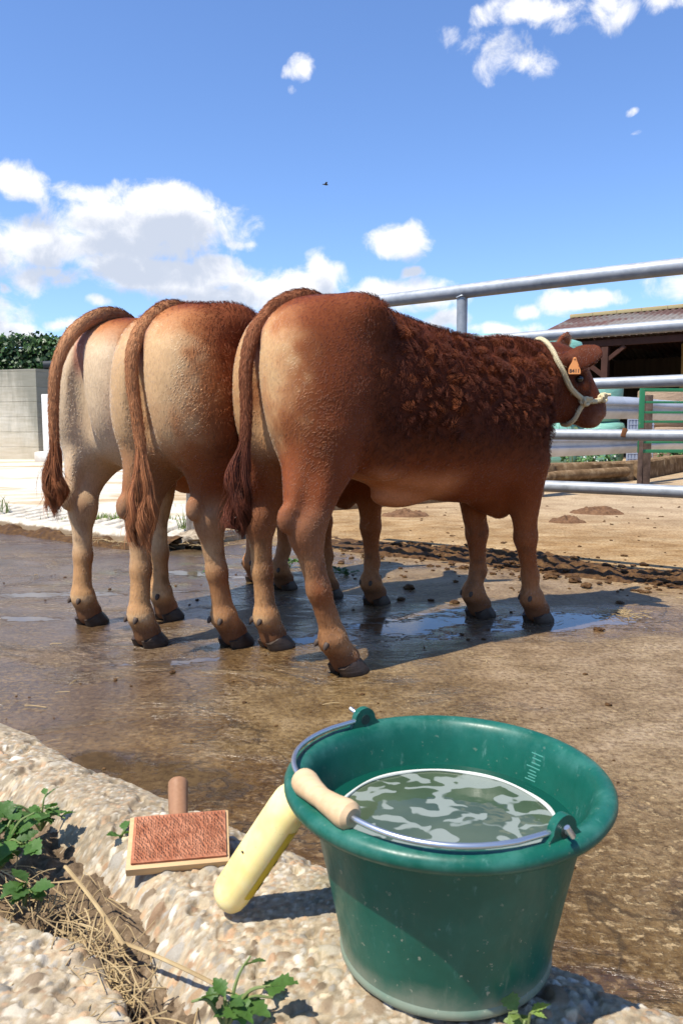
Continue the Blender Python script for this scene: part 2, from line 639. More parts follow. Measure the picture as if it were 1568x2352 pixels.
def vnormals(v, f):
    fn = np.cross(v[f[:, 2]] - v[f[:, 0]], v[f[:, 3]] - v[f[:, 1]])
    n = np.zeros_like(v)
    for k in range(4):
        for c in range(3):
            n[:, c] += np.bincount(f[:, k], fn[:, c], len(v))
    return n / (np.linalg.norm(n, axis=1)[:, None] + 1e-12)


DARK = np.array((.070, .017, .006)); RED = np.array((.195, .050, .0155)); TAN = np.array((.46, .185, .068))
CREAM = np.array((.64, .385, .175)); PALE = np.array((.70, .545, .36)); PINK = np.array((.42, .17, .115))


def coat_colour(v, sty, marks=()):
    x, y, z = v.T
    ay = np.abs(y)
    n1 = vnoise(v, 6, 3, 3) - .5
    n2 = vnoise(v, 22, 9, 2) - .5
    c = np.tile(RED, (len(v), 1))

    def mix(m, col):
        nonlocal c
        m = np.clip(m, 0, 1)[:, None]
        c = c * (1 - m) + np.asarray(col) * m
    mix(sstep(x + .3 * n1, -.06, .26) * sstep(z, .52, .66) * sty['flank'], DARK)  # brown flank coat, darkened further so its shade is painted in
    mix(sstep(z + .1 * n1, 1.10, 1.24) * .5, RED * 1.1)
    # pale rump and hind faces; reach = how far forward the pale zone runs
    reach, pale = sty['reach'], sty['pale']
    w = sty['w']
    d = x - (reach + .22 * (z - .92) * sty['slant']) + .10 * n1 + .07 * n2
    rump = sstep(-d, -w, w * .75) * sstep(z, .50, .62) * sstep(-z, -1.25, -1.19)
    mix(rump * .95, TAN)
    d2 = d + sty['core'] + .05 * n2
    rump2 = sstep(-d2, -w * .8, w * .6) * sstep(z, .55, .7) * sstep(-z, -1.21, -1.08)
    mix(rump2 * .95, CREAM * (1 - pale) + PALE * pale)
    # inner thighs
    inner = sstep(-ay, -.13, -.07) * sstep(-z, -.92, -.80) * sstep(-x, -.25, -.1) * sstep(z, .42, .5)
    mix(inner * .85, (CREAM * (1 - pale) + PALE * pale) * .85 + TAN * .15)
    # legs
    leg = sstep(-z, -.56, -.40)
    mix(sstep(-z, -.80, -.66) * sstep(z, .18, .34) * sty['dark'], RED * 1.05)
    mix(leg * (.75 - .45 * sty['dark']), TAN * .62 + RED * .38)
    hind = x < .45
    hkx = np.where(y < 0, sty['hx'][0], sty['hx'][1])
    back = np.where(hind, sstep(-(x - hkx + .25 * n1 * .2), -.03, .035), 0)
    mix(sstep(-z, -.44, -.34) * back * .6, CREAM)
    mix(sstep(-z, -.60, -.5) * sstep(z, .26, .36) * hind * sty['leg'], CREAM * .5 + PALE * .5)
    mix(sstep(-z, -.30, -.14) * np.where(hind, .45, .25), CREAM * .75 + TAN * .25)
    mix(sstep(-(np.abs(z - .115 + .02 * n1)), -.022, -.008) * back * .8, CREAM * .8 + PALE * .2)
    mix(sstep(-z, -.105, -.06) * .85, np.array((.15, .062, .028)))
    # mud and wet on the hocks
    mix(sstep(n2, .10, .26) * sstep(-z, -.50, -.38) * sstep(z, .05, .10) * .45, np.array((.10, .05, .025)))
    mix(sstep(n1, .05, .22) * sstep(-z, -.6, -.5) * sstep(z, .12, .3) * .55, RED * .8)
    # belly and flank fold
    mix(sstep(-z - .05 * n1, -.69, -.61) * sstep(x, .10, .17) * sstep(-x, -.62, -.48) * .85, TAN * .95 + PINK * .3)
    mz = sstep(x, 1.25, 1.33) * sstep(-z, -.94, -.85)
    mix(mz * .8, np.array((.20, .080, .048)))
    # cleft under the tail
    mix(sstep(-ay, -.045, -.02) * sstep(-x, .08, .12) * sstep(z, .96, 1.05) * sstep(-z, -1.19, -1.13) * .85, PINK)
    for (q, rad_, colr, amt) in marks:
        dd = np.linalg.norm(v - np.array(q), axis=1)
        mix(sstep(-dd, -rad_, -rad_ * .55) * amt, colr)
    c = c * (1 + .30 * n1 + .22 * n2)[:, None]
    return np.clip(c, .01, .9)


def coat_material():
    m, nt, b = mat('cattle_skin', rough=.7, spec=.12)
    ca = nt.n('ShaderNodeAttribute', attribute_name='col')
    co = objco(nt)
    st = nt.noise(nt.scalev(co, (140, 140, 55)), 1.0, 4, .6)
    nz = nt.noise(co, 60.0, 3, .6)
    cc = nt.mix(nt.mr(st, .3, .7, 0, .40), ca, nt.mix(1.0, ca, (.55, .5, .46), 'MULTIPLY'))
    nt.put(b.inputs['Base Color'], cc)
    nt.put(b.inputs['Normal'], nt.bump(nt.math('ADD', st, nz), .16, .003))
    return m


def hair_material():
    m = bpy.data.materials.new('cattle_hair')
    m.use_nodes = True
    nt = NT(m.node_tree)
    m.node_tree.nodes.remove(m.node_tree.nodes['Principled BSDF'])
    h_ = m.node_tree.nodes.new('ShaderNodeBsdfHairPrincipled')
    h_.model = 'CHIANG'
    h_.parametrization = 'COLOR'
    nt.put(h_.inputs['Color'], nt.n('ShaderNodeAttribute', attribute_name='col'))
    h_.inputs['Roughness'].default_value = .36
    h_.inputs['Radial Roughness'].default_value = .55
    h_.inputs['Coat'].default_value = .05
    h_.inputs['Random Roughness'].default_value = .3
    nt.put(m.node_tree.nodes['Material Output'].inputs[0], h_.outputs[0])
    return m


def lock_material():
    m, nt, b = mat('cattle_locks', rough=.45, spec=.16)
    nt.put(b.inputs['Base Color'], nt.n('ShaderNodeAttribute', attribute_name='col'))
    return m


LOCKS = lock_material()
SKIN = coat_material()
HAIR = hair_material()
HOOF, nt_, b_ = mat('hoof_horn', rough=.5, spec=.4)
o_ = objco(nt_)
nt_.put(b_.inputs['Base Color'], nt_.mix(nt_.noise(o_, 40, 4), (.018, .013, .010), (.075, .045, .028)))
nt_.put(b_.inputs['Normal'], nt_.bump(nt_.noise(nt_.scalev(o_, (8, 8, 120)), 1, 3), .4, .003))
CLAW, _, _ = mat('dewclaw_horn', (.075, .050, .035), .6, .3)
EYE, _, _ = mat('eye', (.012, .008, .007), .12, .6)


def curves_obj(name, P, rad, colr, parent, material):
    """P (n,k,3) strands"""
    n, k, _ = P.shape
    hc = bpy.data.hair_curves.new(name)
    hc.add_curves([k] * n)
    hc.attributes['position'].data.foreach_set('vector', P.astype(np.float32).ravel()) if 'position' in hc.attributes else hc.points.foreach_set('position', P.astype(np.float32).ravel())
    ra = hc.attributes.get('radius') or hc.attributes.new('radius', 'FLOAT', 'POINT')
    ra.data.foreach_set('value', np.asarray(rad, np.float32).ravel())
    ca = hc.attributes.new('col', 'FLOAT_COLOR', 'CURVE')
    ca.data.foreach_set('color', np.concatenate([colr, np.ones((n, 1))], 1).astype(np.float32).ravel())
    hc.materials.append(material)
    o = bpy.data.objects.new(name, hc)
    COL.objects.link(o)
    o.parent = parent
    return o


def coat(v, f, nrm, col, count, parent, seed, curl=1.0, fore=0.0):
    r = np.random.default_rng(seed)
    tri = np.concatenate([f[:, [0, 1, 2]], f[:, [0, 2, 3]]])
    a, b, c = v[tri[:, 0]], v[tri[:, 1]], v[tri[:, 2]]
    ar = np.linalg.norm(np.cross(b - a, c - a), axis=1) / 2
    ce = (a + b + c) / 3
    x, y, z = ce.T
    w = ar * np.where(z < .06, 0, 1.0)
    w *= np.where(x > 1.24, 1.4, 1.0)
    T = r.choice(len(tri), count, p=w / w.sum())
    u1, u2 = r.random(count), r.random(count)
    s = np.sqrt(u1); w0, w1, w2 = 1 - s, s * (1 - u2), s * u2
    root = v[tri[T, 0]] * w0[:, None] + v[tri[T, 1]] * w1[:, None] + v[tri[T, 2]] * w2[:, None]
    nn = nrm[tri[T, 0]] * w0[:, None] + nrm[tri[T, 1]] * w1[:, None] + nrm[tri[T, 2]] * w2[:, None]
    nn /= np.linalg.norm(nn, axis=1)[:, None]
    cc = col[tri[T, 0]] * w0[:, None] + col[tri[T, 1]] * w1[:, None] + col[tri[T, 2]] * w2[:, None]
    x, y, z = root.T
    # curly zone: upper flank, ribs and shoulder; sleek rump, legs, belly and head
    nz = vnoise(root, 7, 5, 2) - .5
    cz = sstep(x + fore + .45 * nz, .02, .42) * sstep(-x, -1.14, -1.02) * sstep(z + .22 * nz, .62, .88) * (1 - .75 * sstep(z, 1.12, 1.2)) * curl
    cz = np.maximum(cz, .45 * curl * sstep(x + fore + .3 * nz, .02, .2) * sstep(-x, -1.2, -1.1) * sstep(z, .6, .75))
    L = .0065 + .027 * cz - .0025 * sstep(-z, -.62, -.5) + .006 * sstep(z, 1.15, 1.25) + .005 * (z < .45) * r.random(count)
    L += .020 * sstep(x, 1.20, 1.26) * sstep(z, 1.04, 1.08)                  # forelock and ear fringe
    L *= .7 + .6 * r.random(count)
    flow = np.stack([-.75 + 0 * x, 0 * x, -.55 + 0 * x], 1)
    flow[:, 0] = np.where(z < .55, -.25, flow[:, 0])
    hd = x > 1.2
    flow[hd] = (.6, 0, -.8)
    flow += (.18 + .45 * cz)[:, None] * np.stack([vnoise(root, 14, 11) - .5, vnoise(root, 14, 12) - .5, vnoise(root, 14, 13) - .5], 1)
    flow += (.30 + .45 * cz)[:, None] * (r.random((count, 3)) - .5)
    fl = flow - nn * (flow * nn).sum(1)[:, None]
    fl /= np.linalg.norm(fl, axis=1)[:, None] + 1e-9
    sd = np.cross(nn, fl)
    lift = .06 + .40 * cz + (.06 + .18 * cz) * r.random(count)
    # clumps: wet locks that gather towards shared tips
    ns = max(200, int(count / 30))
    kd = KDTree(ns)
    pick = r.choice(count, ns, replace=False)
    for i, p in enumerate(pick):
        kd.insert(root[p], i)
    kd.balance()
    own = np.array([kd.find(p)[1] for p in root])
    lead = pick[own]
    K = 8
    t = np.linspace(0, 1, K)[None, :, None]
    ph = (vnoise(root[pick], 30, 21) * 6.28)[own]
    amp = (.0095 * cz)[:, None]
    ang = ph[:, None] + np.linspace(0, 3.6, K)[None]
    base = root[:, None] + L[:, None, None] * t * (fl[:, None] * (1 - lift[:, None, None]) + nn[:, None] * lift[:, None, None] * (1 + .6 * (1 - t) * 1))
    base = base + (sd[:, None] * np.sin(ang)[..., None] + nn[:, None] * (.6 * np.cos(ang)[..., None])) * amp[..., None] * t
    cl = (.55 * cz)[:, None, None] * t ** 1.2
    P = base * (1 - cl) + base[lead] * cl
    P += nn[:, None] * .0005
    rad = (.00042 + .00018 * cz)[:, None] * np.linspace(1, .35, K)[None] * (.8 + .5 * r.random((count, 1)))
    cv = cc * (1 + (.36 + .24 * cz) * (r.random(count) - .5))[:, None]
    # gingery locks in the curls
    g_ = (cz * sstep(vnoise(root[pick], 40, 33)[own], .40, .90))[:, None] * .48
    cv = cv * (1 - g_) + np.array((.36, .100, .028)) * (.6 + .7 * r.random((count, 1))) * g_
    cv = np.clip(cv, .004, .95)
    curly = cz > .10 + .25 * r.random(count)
    # hair scatters more light than skin: keep the depth of the red
    sc = cv[~curly] ** 1.16 * (.92 - .12 * (cc[~curly][:, 0] < .25))[:, None]
    curves_obj('coat', P[~curly], rad[~curly], np.clip(sc, .002, .95), parent, HAIR)
    return curves_obj('curly_coat', P[curly], rad[curly], cv[curly], parent, LOCKS)



def hoof(parent, fx, fy, wid=.056, ln=.120):
    mb = MB()
    for s in (-1, 1):
        rings = []
        n = 16
        th = np.linspace(0, 2 * np.pi, n, endpoint=False)
        for q, (z, sc, off) in enumerate(((0.0, .96, .0), (.006, 1.0, .0), (.022, .93, -.008), (.040, .83, -.018), (.054, .74, -.027), (.058, .60, -.028))):
            ca, sa = np.cos(th), np.sin(th)
            px = np.sign(ca) * np.abs(ca) ** .8 * ln / 2 * sc + off + .018
            nar = 1 - .45 * sstep(ca, .1, 1.0)
            py = s * (.029 + .001) + np.sign(sa) * np.abs(sa) ** .8 * .0275 * sc * nar - s * .010 * sstep(ca, .2, 1)
            zz = z * (1 - .62 * (ca < .3) * np.clip(.3 - ca, 0, 1) / 1.3) + (.005 if z < .001 else 0) * 0
            rings.append(np.stack([fx + px, fy + py, zz + 0 * px], 1))
        V = np.concatenate(rings)
        m = len(rings)
        F = [(i * n + j, i * n + (j + 1) % n, (i + 1) * n + (j + 1) % n, (i + 1) * n + j) for i in range(m - 1) for j in range(n)]
        F += [tuple(range(n))[::-1], tuple((m - 1) * n + j for j in range(n))]
        mb.add(V, F)
    return mb.build('hoof', HOOF, parent)


def dewclaw(parent, fx, fy, back, z, s):
    a = np.array((fx - back, fy + s * .025, z + .012)); b = np.array((fx - back - .014, fy + s * .028, z - .008))
    p = np.linspace(0, 1, 6)[:, None] * (b - a) + a
    return MB().tube(p, [.008, .0095, .0095, .0085, .0065, .003], 10).build('dewclaw', CLAW, parent)


def tail(parent, pts, colr, seed):
    """dock and switch: a tapering furred tube and a tassel of long wavy hair"""
    r = np.random.default_rng(seed)
    P = catmull(pts, 10)
    s = np.linspace(0, 1, len(P))
    rad = np.interp(s, [0, .08, .25, .45, .65, .8, 1], [.036, .034, .027, .021, .017, .014, .007])
    mb = MB().tube(P[:int(len(P) * .93)], rad[:int(len(P) * .93)], 14)
    V = np.concatenate(mb.v)
    nv = (vnoise(V, 50, 4, 2) - .5)[:, None]
    mid = np.repeat(P[:int(len(P) * .93)], 14, 0)
    V2 = mid + (V - mid) * (1 + .14 * nv)
    n = 14
    k = len(V2) // n
    F = np.array([(i * n + j, i * n + (j + 1) % n, (i + 1) * n + (j + 1) % n, (i + 1) * n + j) for i in range(k - 1) for j in range(n)])
    z = V2[:, 2]
    cdk = np.array(colr['top']); cmid = np.array(colr['mid']); cend = np.array(colr['end'])
    sv = np.repeat(s[:k], n)[:, None]
    cv = np.where(sv < .35, cdk + (cmid - cdk) * np.clip(sv / .35, 0, 1), cmid + (cend - cmid) * np.clip((sv - .35) / .5, 0, 1))
    rear = np.clip(-(V2 - mid)[:, 0] / .02, -1, 1)[:, None]
    cv = cv * (1 + .25 * nv) * (1 + 0 * rear)
    to = raw_mesh('tail', V2, F, SKIN, parent, 'all', np.clip(cv, .01, .9))
    # short hair on the dock
    nh = 6500
    ii = r.integers(0, k - 1, nh); jj = r.integers(0, n, nh); uu = r.random((nh, 1))
    v0 = V2[ii * n + jj] * (1 - uu) + V2[(ii + 1) * n + (jj + 1) % n] * uu
    m0 = mid[ii * n + jj]
    out = v0 - m0; out /= np.linalg.norm(out, axis=1)[:, None] + 1e-9
    tg = np.gradient(P, axis=0)[ii]; tg /= np.linalg.norm(tg, axis=1)[:, None]
    K = 5
    t = np.linspace(0, 1, K)[None, :, None]
    L = (np.interp(s[ii], [0, .3, 1], [.018, .011, .016]) * (.6 + .8 * r.random(nh)))[:, None, None]
    HP = v0[:, None] + L * t * (tg[:, None] * .85 + out[:, None] * (.34 - .1 * t) + .22 * (r.random((nh, 1, 3)) - .5))
    hcol = cv[ii * n + jj] * (.6 + .8 * r.random((nh, 1)))
    curves_obj('tail_hair', HP, np.full((nh, K), .0006) * np.linspace(1, .4, K), np.clip(hcol, .005, .9), to, LOCKS)
    # switch
    ns = 3600
    K = 22
    NL = 17
    t = np.linspace(0, 1, K)
    lock = r.integers(0, NL, ns)
    la = r.random(NL) * 6.28; lr = .006 + .030 * r.random(NL); lph = r.random(NL) * 6.28; lw = .006 + .012 * r.random(NL); lf = 14 + 9 * r.random(NL); ll = .70 + .38 * r.random(NL)
    s0 = .56 + .24 * r.random(ns)
    end = .82 + .21 * ll[lock] + .035 * r.normal(size=ns)
    jit = r.normal(size=(ns, 3)) * .0042
    fly = (r.random(ns) < .06)[:, None] * r.normal(size=(ns, 3)) * .020
    HP = np.zeros((ns, K, 3))
    for q in range(K):
        sq = s0 + (end - s0) * t[q]
        base = np.stack([np.interp(sq, s, P[:, c]) for c in range(3)], 1)
        base[:, 2] -= np.clip(sq - 1, 0, 1) * .62
        w_ = sstep(sq, .62, .88)
        spread = w_ * (1 - .35 * sstep(sq, 1.0, 1.25))
        ax = lf[lock] * sq * 1.5 + lph[lock]
        amp = lw[lock] * sstep(sq, .66, .98)
        base[:, 0] += np.cos(la[lock]) * lr[lock] * spread + np.cos(ax) * amp
        base[:, 1] += np.sin(la[lock]) * lr[lock] * spread + np.sin(ax) * amp
        HP[:, q] = base + jit * (.6 + .9 * t[q] * (1 - .5 * t[q])) + fly * t[q] ** 1.5
    scol = cend * (.55 + .9 * r.random((ns, 1))) * (.6 + .8 * r.random(NL)[lock])[:, None]
    curves_obj('switch', HP, np.full((ns, K), .0007) * np.linspace(1, .45, K), np.clip(scol, .005, .9), to, LOCKS)
    return to


def make_cow(loc, head_dir, feet, yaw, sty, pts, label, count, seed, curl):
    root = empty('cow', (loc[0], loc[1], 0), math.atan2(head_dir[1], head_dir[0]))
    tag(root, label, 'cow', 'cattle tied in a row at the fence')
    prims, h = cow_prims(feet, yaw)
    v, f = cow_surface(prims)
    nrm = vnormals(v, f)
    nz = vnoise(v, 18, 2, 2) - .5
    v = v + nrm * (nz * .0012)[:, None]
    marks = []
    for s in (-1, 1):
        marks += [(h(.132, s * .084, 1.004), .036, (.03, .011, .007), .85), (h(.12, s * .088, 1.038), .028, RED * 1.5, .6), (h(.165, s * .07, .975), .022, RED * 1.6, .5), (h(.258, s * .034, .885), .016, (.012, .006, .005), .95), (h(.235, s * .055, .835), .045, (.30, .15, .10), .5)]
    col = coat_colour(v, sty, marks)
    body = raw_mesh('body', v, f, SKIN, root, 'all', col)
    coat(v, f, nrm, col, count, root, seed, curl, sty.get('fore', 0.0))
    for kk in ('RH', 'LH', 'RF', 'LF'):
        fx, fy = feet[kk]
        hoof(root, fx, fy)
        for s in (-1, 1):
            dewclaw(root, fx, fy, .073 if kk[1] == 'F' else (.094 if fx - feet['h' + kk] > .1 else .072), .108, s)
    tail(root, pts, sty['tail'], seed + 1)
    for s in (-1, 1):
        c = h(.132, s * .0805, 1.004)
        e = MB().lathe([(.0001, -.017), (.009, -.0145), (.0155, -.007), (.017, 0), (.0155, .007), (.009, .0145), (.0001, .017)], 16).build('eye', EYE, root, loc=c)
    return root, v, f, h


COW_STY = {
    1: dict(flank=.35, w=.11, dark=.0, hx=(.09, -.13), reach=-.02, slant=-.9, core=.06, pale=.85, leg=.8, tail=dict(top=(.15, .048, .02), mid=(.50, .25, .115), end=(.34, .125, .05))),
    2: dict(fore=.20, flank=.8, w=.09, dark=.55, hx=(.0, -.115), reach=-.085, slant=.1, core=.07, pale=.2, leg=.35, tail=dict(top=(.16, .052, .021), mid=(.48, .22, .095), end=(.44, .18, .075))),
    3: dict(flank=.8, w=.085, dark=.85, hx=(-.135, -.085), reach=-.165, slant=.2, core=.04, pale=.10, leg=.12, tail=dict(top=(.17, .055, .022), mid=(.30, .11, .046), end=(.13, .038, .019))),
}
cow3, cv3, cf3, ch3 = make_cow((-.1157, 2.6686), (.8137, .5814), dict(RH=(.02, -.20), LH=(-.02, .195), hRH=-.135, hLH=-.085, RF=(1.07, -.105), LF=(.94, .10)), R(-36), COW_STY[3],
    [(.06, 0, 1.21), (-.01, 0, 1.228), (-.095, 0, 1.205), (-.155, 0, 1.16), (-.208, 0, 1.090), (-.232, 0, .986), (-.232, 0, .863), (-.238, 0, .765), (-.255, 0, .682), (-.264, 0, .598), (-.264, 0, .52)],
    'red-brown cow nearest the camera with an orange ear tag and rope halter', 85000, 31, 1.0)
cow2, cv2, cf2, ch2 = make_cow((-.564, 2.836), (.62, .785), dict(RH=(.115, -.125), LH=(-.085, .125), hRH=.0, hLH=-.115, RF=(1.0, -.13), LF=(.98, .13)), R(0), COW_STY[2],
    [(.04, 0, 1.20), (-.035, 0, 1.215), (-.100, 0, 1.198), (-.165, 0, 1.145), (-.212, 0, 1.068), (-.222, 0, .967), (-.212, -.005, .851), (-.205, -.015, .733), (-.205, -.02, .628), (-.21, -.02, .538), (-.22, -.015, .46)],
    'middle cow of the three with tan rump and dark curly flank', 66000, 32, 1.0)
cow1, cv1, cf1, ch1 = make_cow((-.894, 3.196), (.56, .83), dict(RH=(.135, -.10), LH=(-.10, .10), hRH=.09, hLH=-.13, RF=(.90, -.125), LF=(.98, .12)), R(4), COW_STY[1],
    [(.06, 0, 1.22), (-.01, 0, 1.245), (-.085, 0, 1.238), (-.180, .0, 1.19), (-.25, .0, 1.115), (-.295, .0, 1.017), (-.312, .0, .888), (-.314, .0, .76), (-.314, 0, .678), (-.320, .0, .597), (-.318, 0, .54)],
    'leftmost cow with cream white thighs and its tail hanging clear', 50000, 33, .5)
# ------------------------------------------------------------------ halter and ear tag of the nearest cow
ROPE, nt_, b_ = mat('sisal_rope', rough=.85, spec=.2)
o_ = objco(nt_)
nt_.put(b_.inputs['Base Color'], nt_.mix(nt_.noise(nt_.scalev(o_, (300, 300, 300)), 1, 3), (.40, .30, .15), (.74, .66, .44)))
bvh3 = BVHTree.FromPolygons([tuple(q) for q in cv3], [tuple(q) for q in cf3])


def hug(pts, off, n=10):
    out = []
    for p in catmull(pts, n):
        loc, nor, _, _ = bvh3.find_nearest(Vector(p))
        out.append(loc + nor * off)
    out = np.array(out)
    for _ in range(3):
        out[1:-1] = .25 * out[:-2] + .5 * out[1:-1] + .25 * out[2:]
    return out


def rope_mesh(path, r, twist, name, parent):
    """three strands laid round each other"""
    seg = np.linalg.norm(np.diff(path, axis=0), axis=1)
    L = np.concatenate([[0], np.cumsum(seg)])
    n = max(8, int(L[-1] / .004))
    P = np.stack([np.interp(np.linspace(0, L[-1], n), L, path[:, c]) for c in range(3)], 1)
    T = np.gradient(P, axis=0); T /= np.linalg.norm(T, axis=1)[:, None]
    U = np.cross(T, (.3, .5, .8)); U /= np.linalg.norm(U, axis=1)[:, None]
    V = np.cross(T, U)
    mb = MB()
    for k in range(3):
        a = np.arange(n) * .004 * twist + k * 2.094
        mb.tube(P + r * .5 * (np.cos(a)[:, None] * U + np.sin(a)[:, None] * V), r * .56, 7)
    rr = np.random.default_rng(5)
    for i in range(0, n, 2):                                           # loose fibres
        d = rr.normal(size=3); d /= np.linalg.norm(d)
        mb.tube([P[i], P[i] + d * r * 1.3, P[i] + d * r * 1.9 + T[i] * r * .7], [.0006, .0005, .0003], 3)
    return mb.build(name, ROPE, parent)


H3 = ch3
halter = empty('halter')
halter.parent = cow3
hl = lambda t, l, z: H3(t, l, z)
crown = [hl(.12, .085, .92), hl(.05, .10, .99), hl(.0, .09, 1.08), hl(-.025, .0, 1.16), hl(.0, -.10, 1.09), hl(.035, -.115, 1.025), hl(.10, -.11, .96), hl(.160, -.09, .905)]
rope_mesh(hug(crown, .009), .0115, 260, 'headpiece', halter)
nose = [hl(.160, -.09, .905), hl(.20, -.075, .912), hl(.245, -.03, .922), hl(.25, .03, .922), hl(.20, .075, .91), hl(.15, .08, .88), hl(.10, .05, .80), hl(.10, .0, .78), hl(.115, -.055, .80), hl(.14, -.08, .85), hl(.160, -.09, .905)]
rope_mesh(hug(nose, .008), .0105, 260, 'noseband', halter)
for i, (t, l, z) in enumerate(((.160, -.09, .905), (.238, -.045, .925))):
    c = hug([hl(t, l, z), hl(t, l + .002, z)], .012, 2)[0]
    a = np.linspace(0, 2 * np.pi * 2, 30)
    kn = MB()
    kn.tube(c + np.stack([.014 * np.cos(a), .010 * np.sin(a * 1.5), .014 * np.sin(a)], 1), .0075, 6)
    kn.tube(c + np.array([(0, 0, 0), (.012, -.012, .012), (.022, -.02, .012)]), [.008, .008, .007], 6)
    kn.build('knot', ROPE, halter)

TAG, _, _ = mat('orange_tag', (.68, .27, .085), .5, .3)
INK, _, _ = mat('tag_ink', (.012, .010, .010), .6)
tx = Vector(H3(.09, -.150, 1.078))
out = (Vector(H3(-.15, -1.0, .10)) - Vector(H3(0, 0, 0))).normalized()     # faces the cow's right and a little back
zz = Vector((0, 0, 1)); zz = (zz - out * zz.dot(out)).normalized()
xx = zz.cross(out)
tagm = MB()
prof = [(-.0215, -.062), (.0215, -.062), (.0235, -.058), (.0235, -.040), (.020, -.030), (.010, -.012), (.007, .0), (.004, .006), (-.004, .006), (-.007, 0), (-.010, -.012), (-.020, -.030), (-.0235, -.040), (-.0235, -.058)]
n = len(prof)
V = [(x, y, s * .0012) for s in (-1, 1) for x, y in prof]
tagm.add(V, [tuple(range(n))[::-1], tuple(range(n, 2 * n))] + [(i, (i + 1) % n, n + (i + 1) % n, n + i) for i in range(n)])
th_ = np.linspace(0, 2 * np.pi, 12, endpoint=False)
tagm.lathe([(.0048, .001), (.0046, .003), (.002, .0042), (.0002, .0042)], 12)
tago = tagm.build('ear_tag', TAG, cow3)
tago.matrix_local = Matrix.Translation(tx + out * .012) @ Matrix((xx, zz, out)).transposed().to_4x4()


def text(body, size, parent, material, loc, name='lettering', ext=.0003):
    c = bpy.data.curves.new(name, 'FONT')
    c.body = body
    c.size = size
    c.align_x = 'CENTER'
    c.extrude = ext
    c.offset = .0004
    tmp = bpy.data.objects.new(name, c)
    me = bpy.data.meshes.new_from_object(tmp)
    bpy.data.objects.remove(tmp)
    me.materials.clear()
    me.materials.append(material)
    o = bpy.data.objects.new(name, me)
    COL.objects.link(o)
    o.parent = parent
    o.location = loc
    return o


text('8411', .0205, tago, INK, (0, -.0560, .0016), 'number')

# ------------------------------------------------------------------ ground
F0 = Vector((.27, 4.71)); FD = Vector((.805, -.594)); FN = Vector((.594, .805))
m, nt, b = mat('yard_ground')
p = pos(nt)
sx = nt.n('ShaderNodeSeparateXYZ', {0: p}, out=None)
px, py = sx.outputs[0], sx.outputs[1]
s_ = nt.math('ADD', nt.math('MULTIPLY', nt.math('SUBTRACT', px, F0.x), FN.x), nt.math('MULTIPLY', nt.math('SUBTRACT', py, F0.y), FN.y))
n_big = nt.noise(p, .9, 4, .6)
n_med = nt.noise(p, 4.5, 6, .65)
n_str = nt.noise(nt.scalev(p, (4.2, 6.5, 1)), 1.0, 6, .68)
n_fin = nt.noise(p, 55, 5, .7)
n_spk = nt.noise(p, 240, 3, .7)
dry = nt.mr(nt.math('ADD', s_, nt.math('MULTIPLY', nt.math('SUBTRACT', n_big, .5), .9)), -.10, .55)
# right of the animals the concrete has half dried
half = nt.math('MULTIPLY', nt.mr(nt.math('ADD', px, nt.math('MULTIPLY', nt.math('SUBTRACT', n_med, .5), .9)), .0, .75),
               nt.mr(nt.math('ADD', py, nt.math('MULTIPLY', nt.math('SUBTRACT', n_big, .5), 1.0)), 1.1, 2.1))
wetc = nt.ramp(n_med, [(.28, (.085, .050, .017)), (.44, (.165, .100, .036)), (.56, (.245, .160, .068)), (.72, (.35, .245, .125))])
left = nt.mr(nt.math('ADD', px, nt.math('MULTIPLY', nt.math('SUBTRACT', n_str, .5), 1.2)), .1, -.9)
far = nt.mr(py, 1.7, 2.6)
wetc = nt.mix(nt.math('MULTIPLY', nt.math('MULTIPLY', left, far), .8), wetc, nt.ramp(n_str, [(.28, (.095, .065, .042)), (.5, (.185, .132, .090)), (.72, (.30, .225, .16))]))
algae = nt.math('MULTIPLY', nt.mr(nt.vmath('LENGTH', nt.vmath('SUBTRACT', p, (-.95, 4.35, 0)), out=1), .9, .2), nt.mr(n_med, .48, .66))
wetc = nt.mix(nt.math('MULTIPLY', algae, .55), wetc, (.20, .27, .13))
halfc = nt.ramp(n_str, [(.28, (.165, .105, .052)), (.5, (.32, .225, .13)), (.72, (.46, .345, .225))])
dryc = nt.ramp(nt.math('ADD', nt.math('MULTIPLY', n_str, .6), nt.math('MULTIPLY', n_med, .4)), [(.30, (.22, .115, .040)), (.45, (.40, .245, .105)), (.58, (.52, .36, .185)), (.75, (.60, .465, .29))])
paler = nt.mr(s_, 1.2, 4.5)
dryc = nt.mix(nt.math('MULTIPLY', paler, .55), dryc, (.62, .50, .35))
# worn aggregate: pale chips showing through the film of dirt
chip = nt.math('MULTIPLY', nt.mr(nt.noise(nt.scalev(p, (42, 58, 1)), 1.0, 5, .72), .50, .60), nt.mr(nt.noise(p, 2.6, 5, .65), .36, .62))
gc = nt.mix(half, nt.mix(nt.mr(py, 1.9, 1.2, 0, .5), wetc, nt.mix(1.0, wetc, (.55, .48, .42), 'MULTIPLY')), halfc)
gc = nt.mix(nt.math('MULTIPLY', chip, nt.mr(py, 1.0, 2.4, .95, .6)), gc, (.50, .36, .19))
gc = nt.mix(dry, gc, dryc)
gc = nt.mix(nt.mr(n_fin, .34, .60, .85, 0.0), gc, nt.mix(1.0, gc, (.42, .36, .32), 'MULTIPLY'))
gc = nt.mix(nt.math('MULTIPLY', nt.mr(n_spk, .60, .70), .35), gc, (.62, .52, .38))
# trodden dirt crumbs
crumb = nt.math('MULTIPLY', nt.mr(nt.noise(p, 17, 5, .75), .62, .68), nt.mr(nt.math('ABSOLUTE', nt.math('SUBTRACT', s_, .35)), 1.6, .2))
gc = nt.mix(nt.math('MULTIPLY', crumb, .85), gc, (.075, .042, .020))


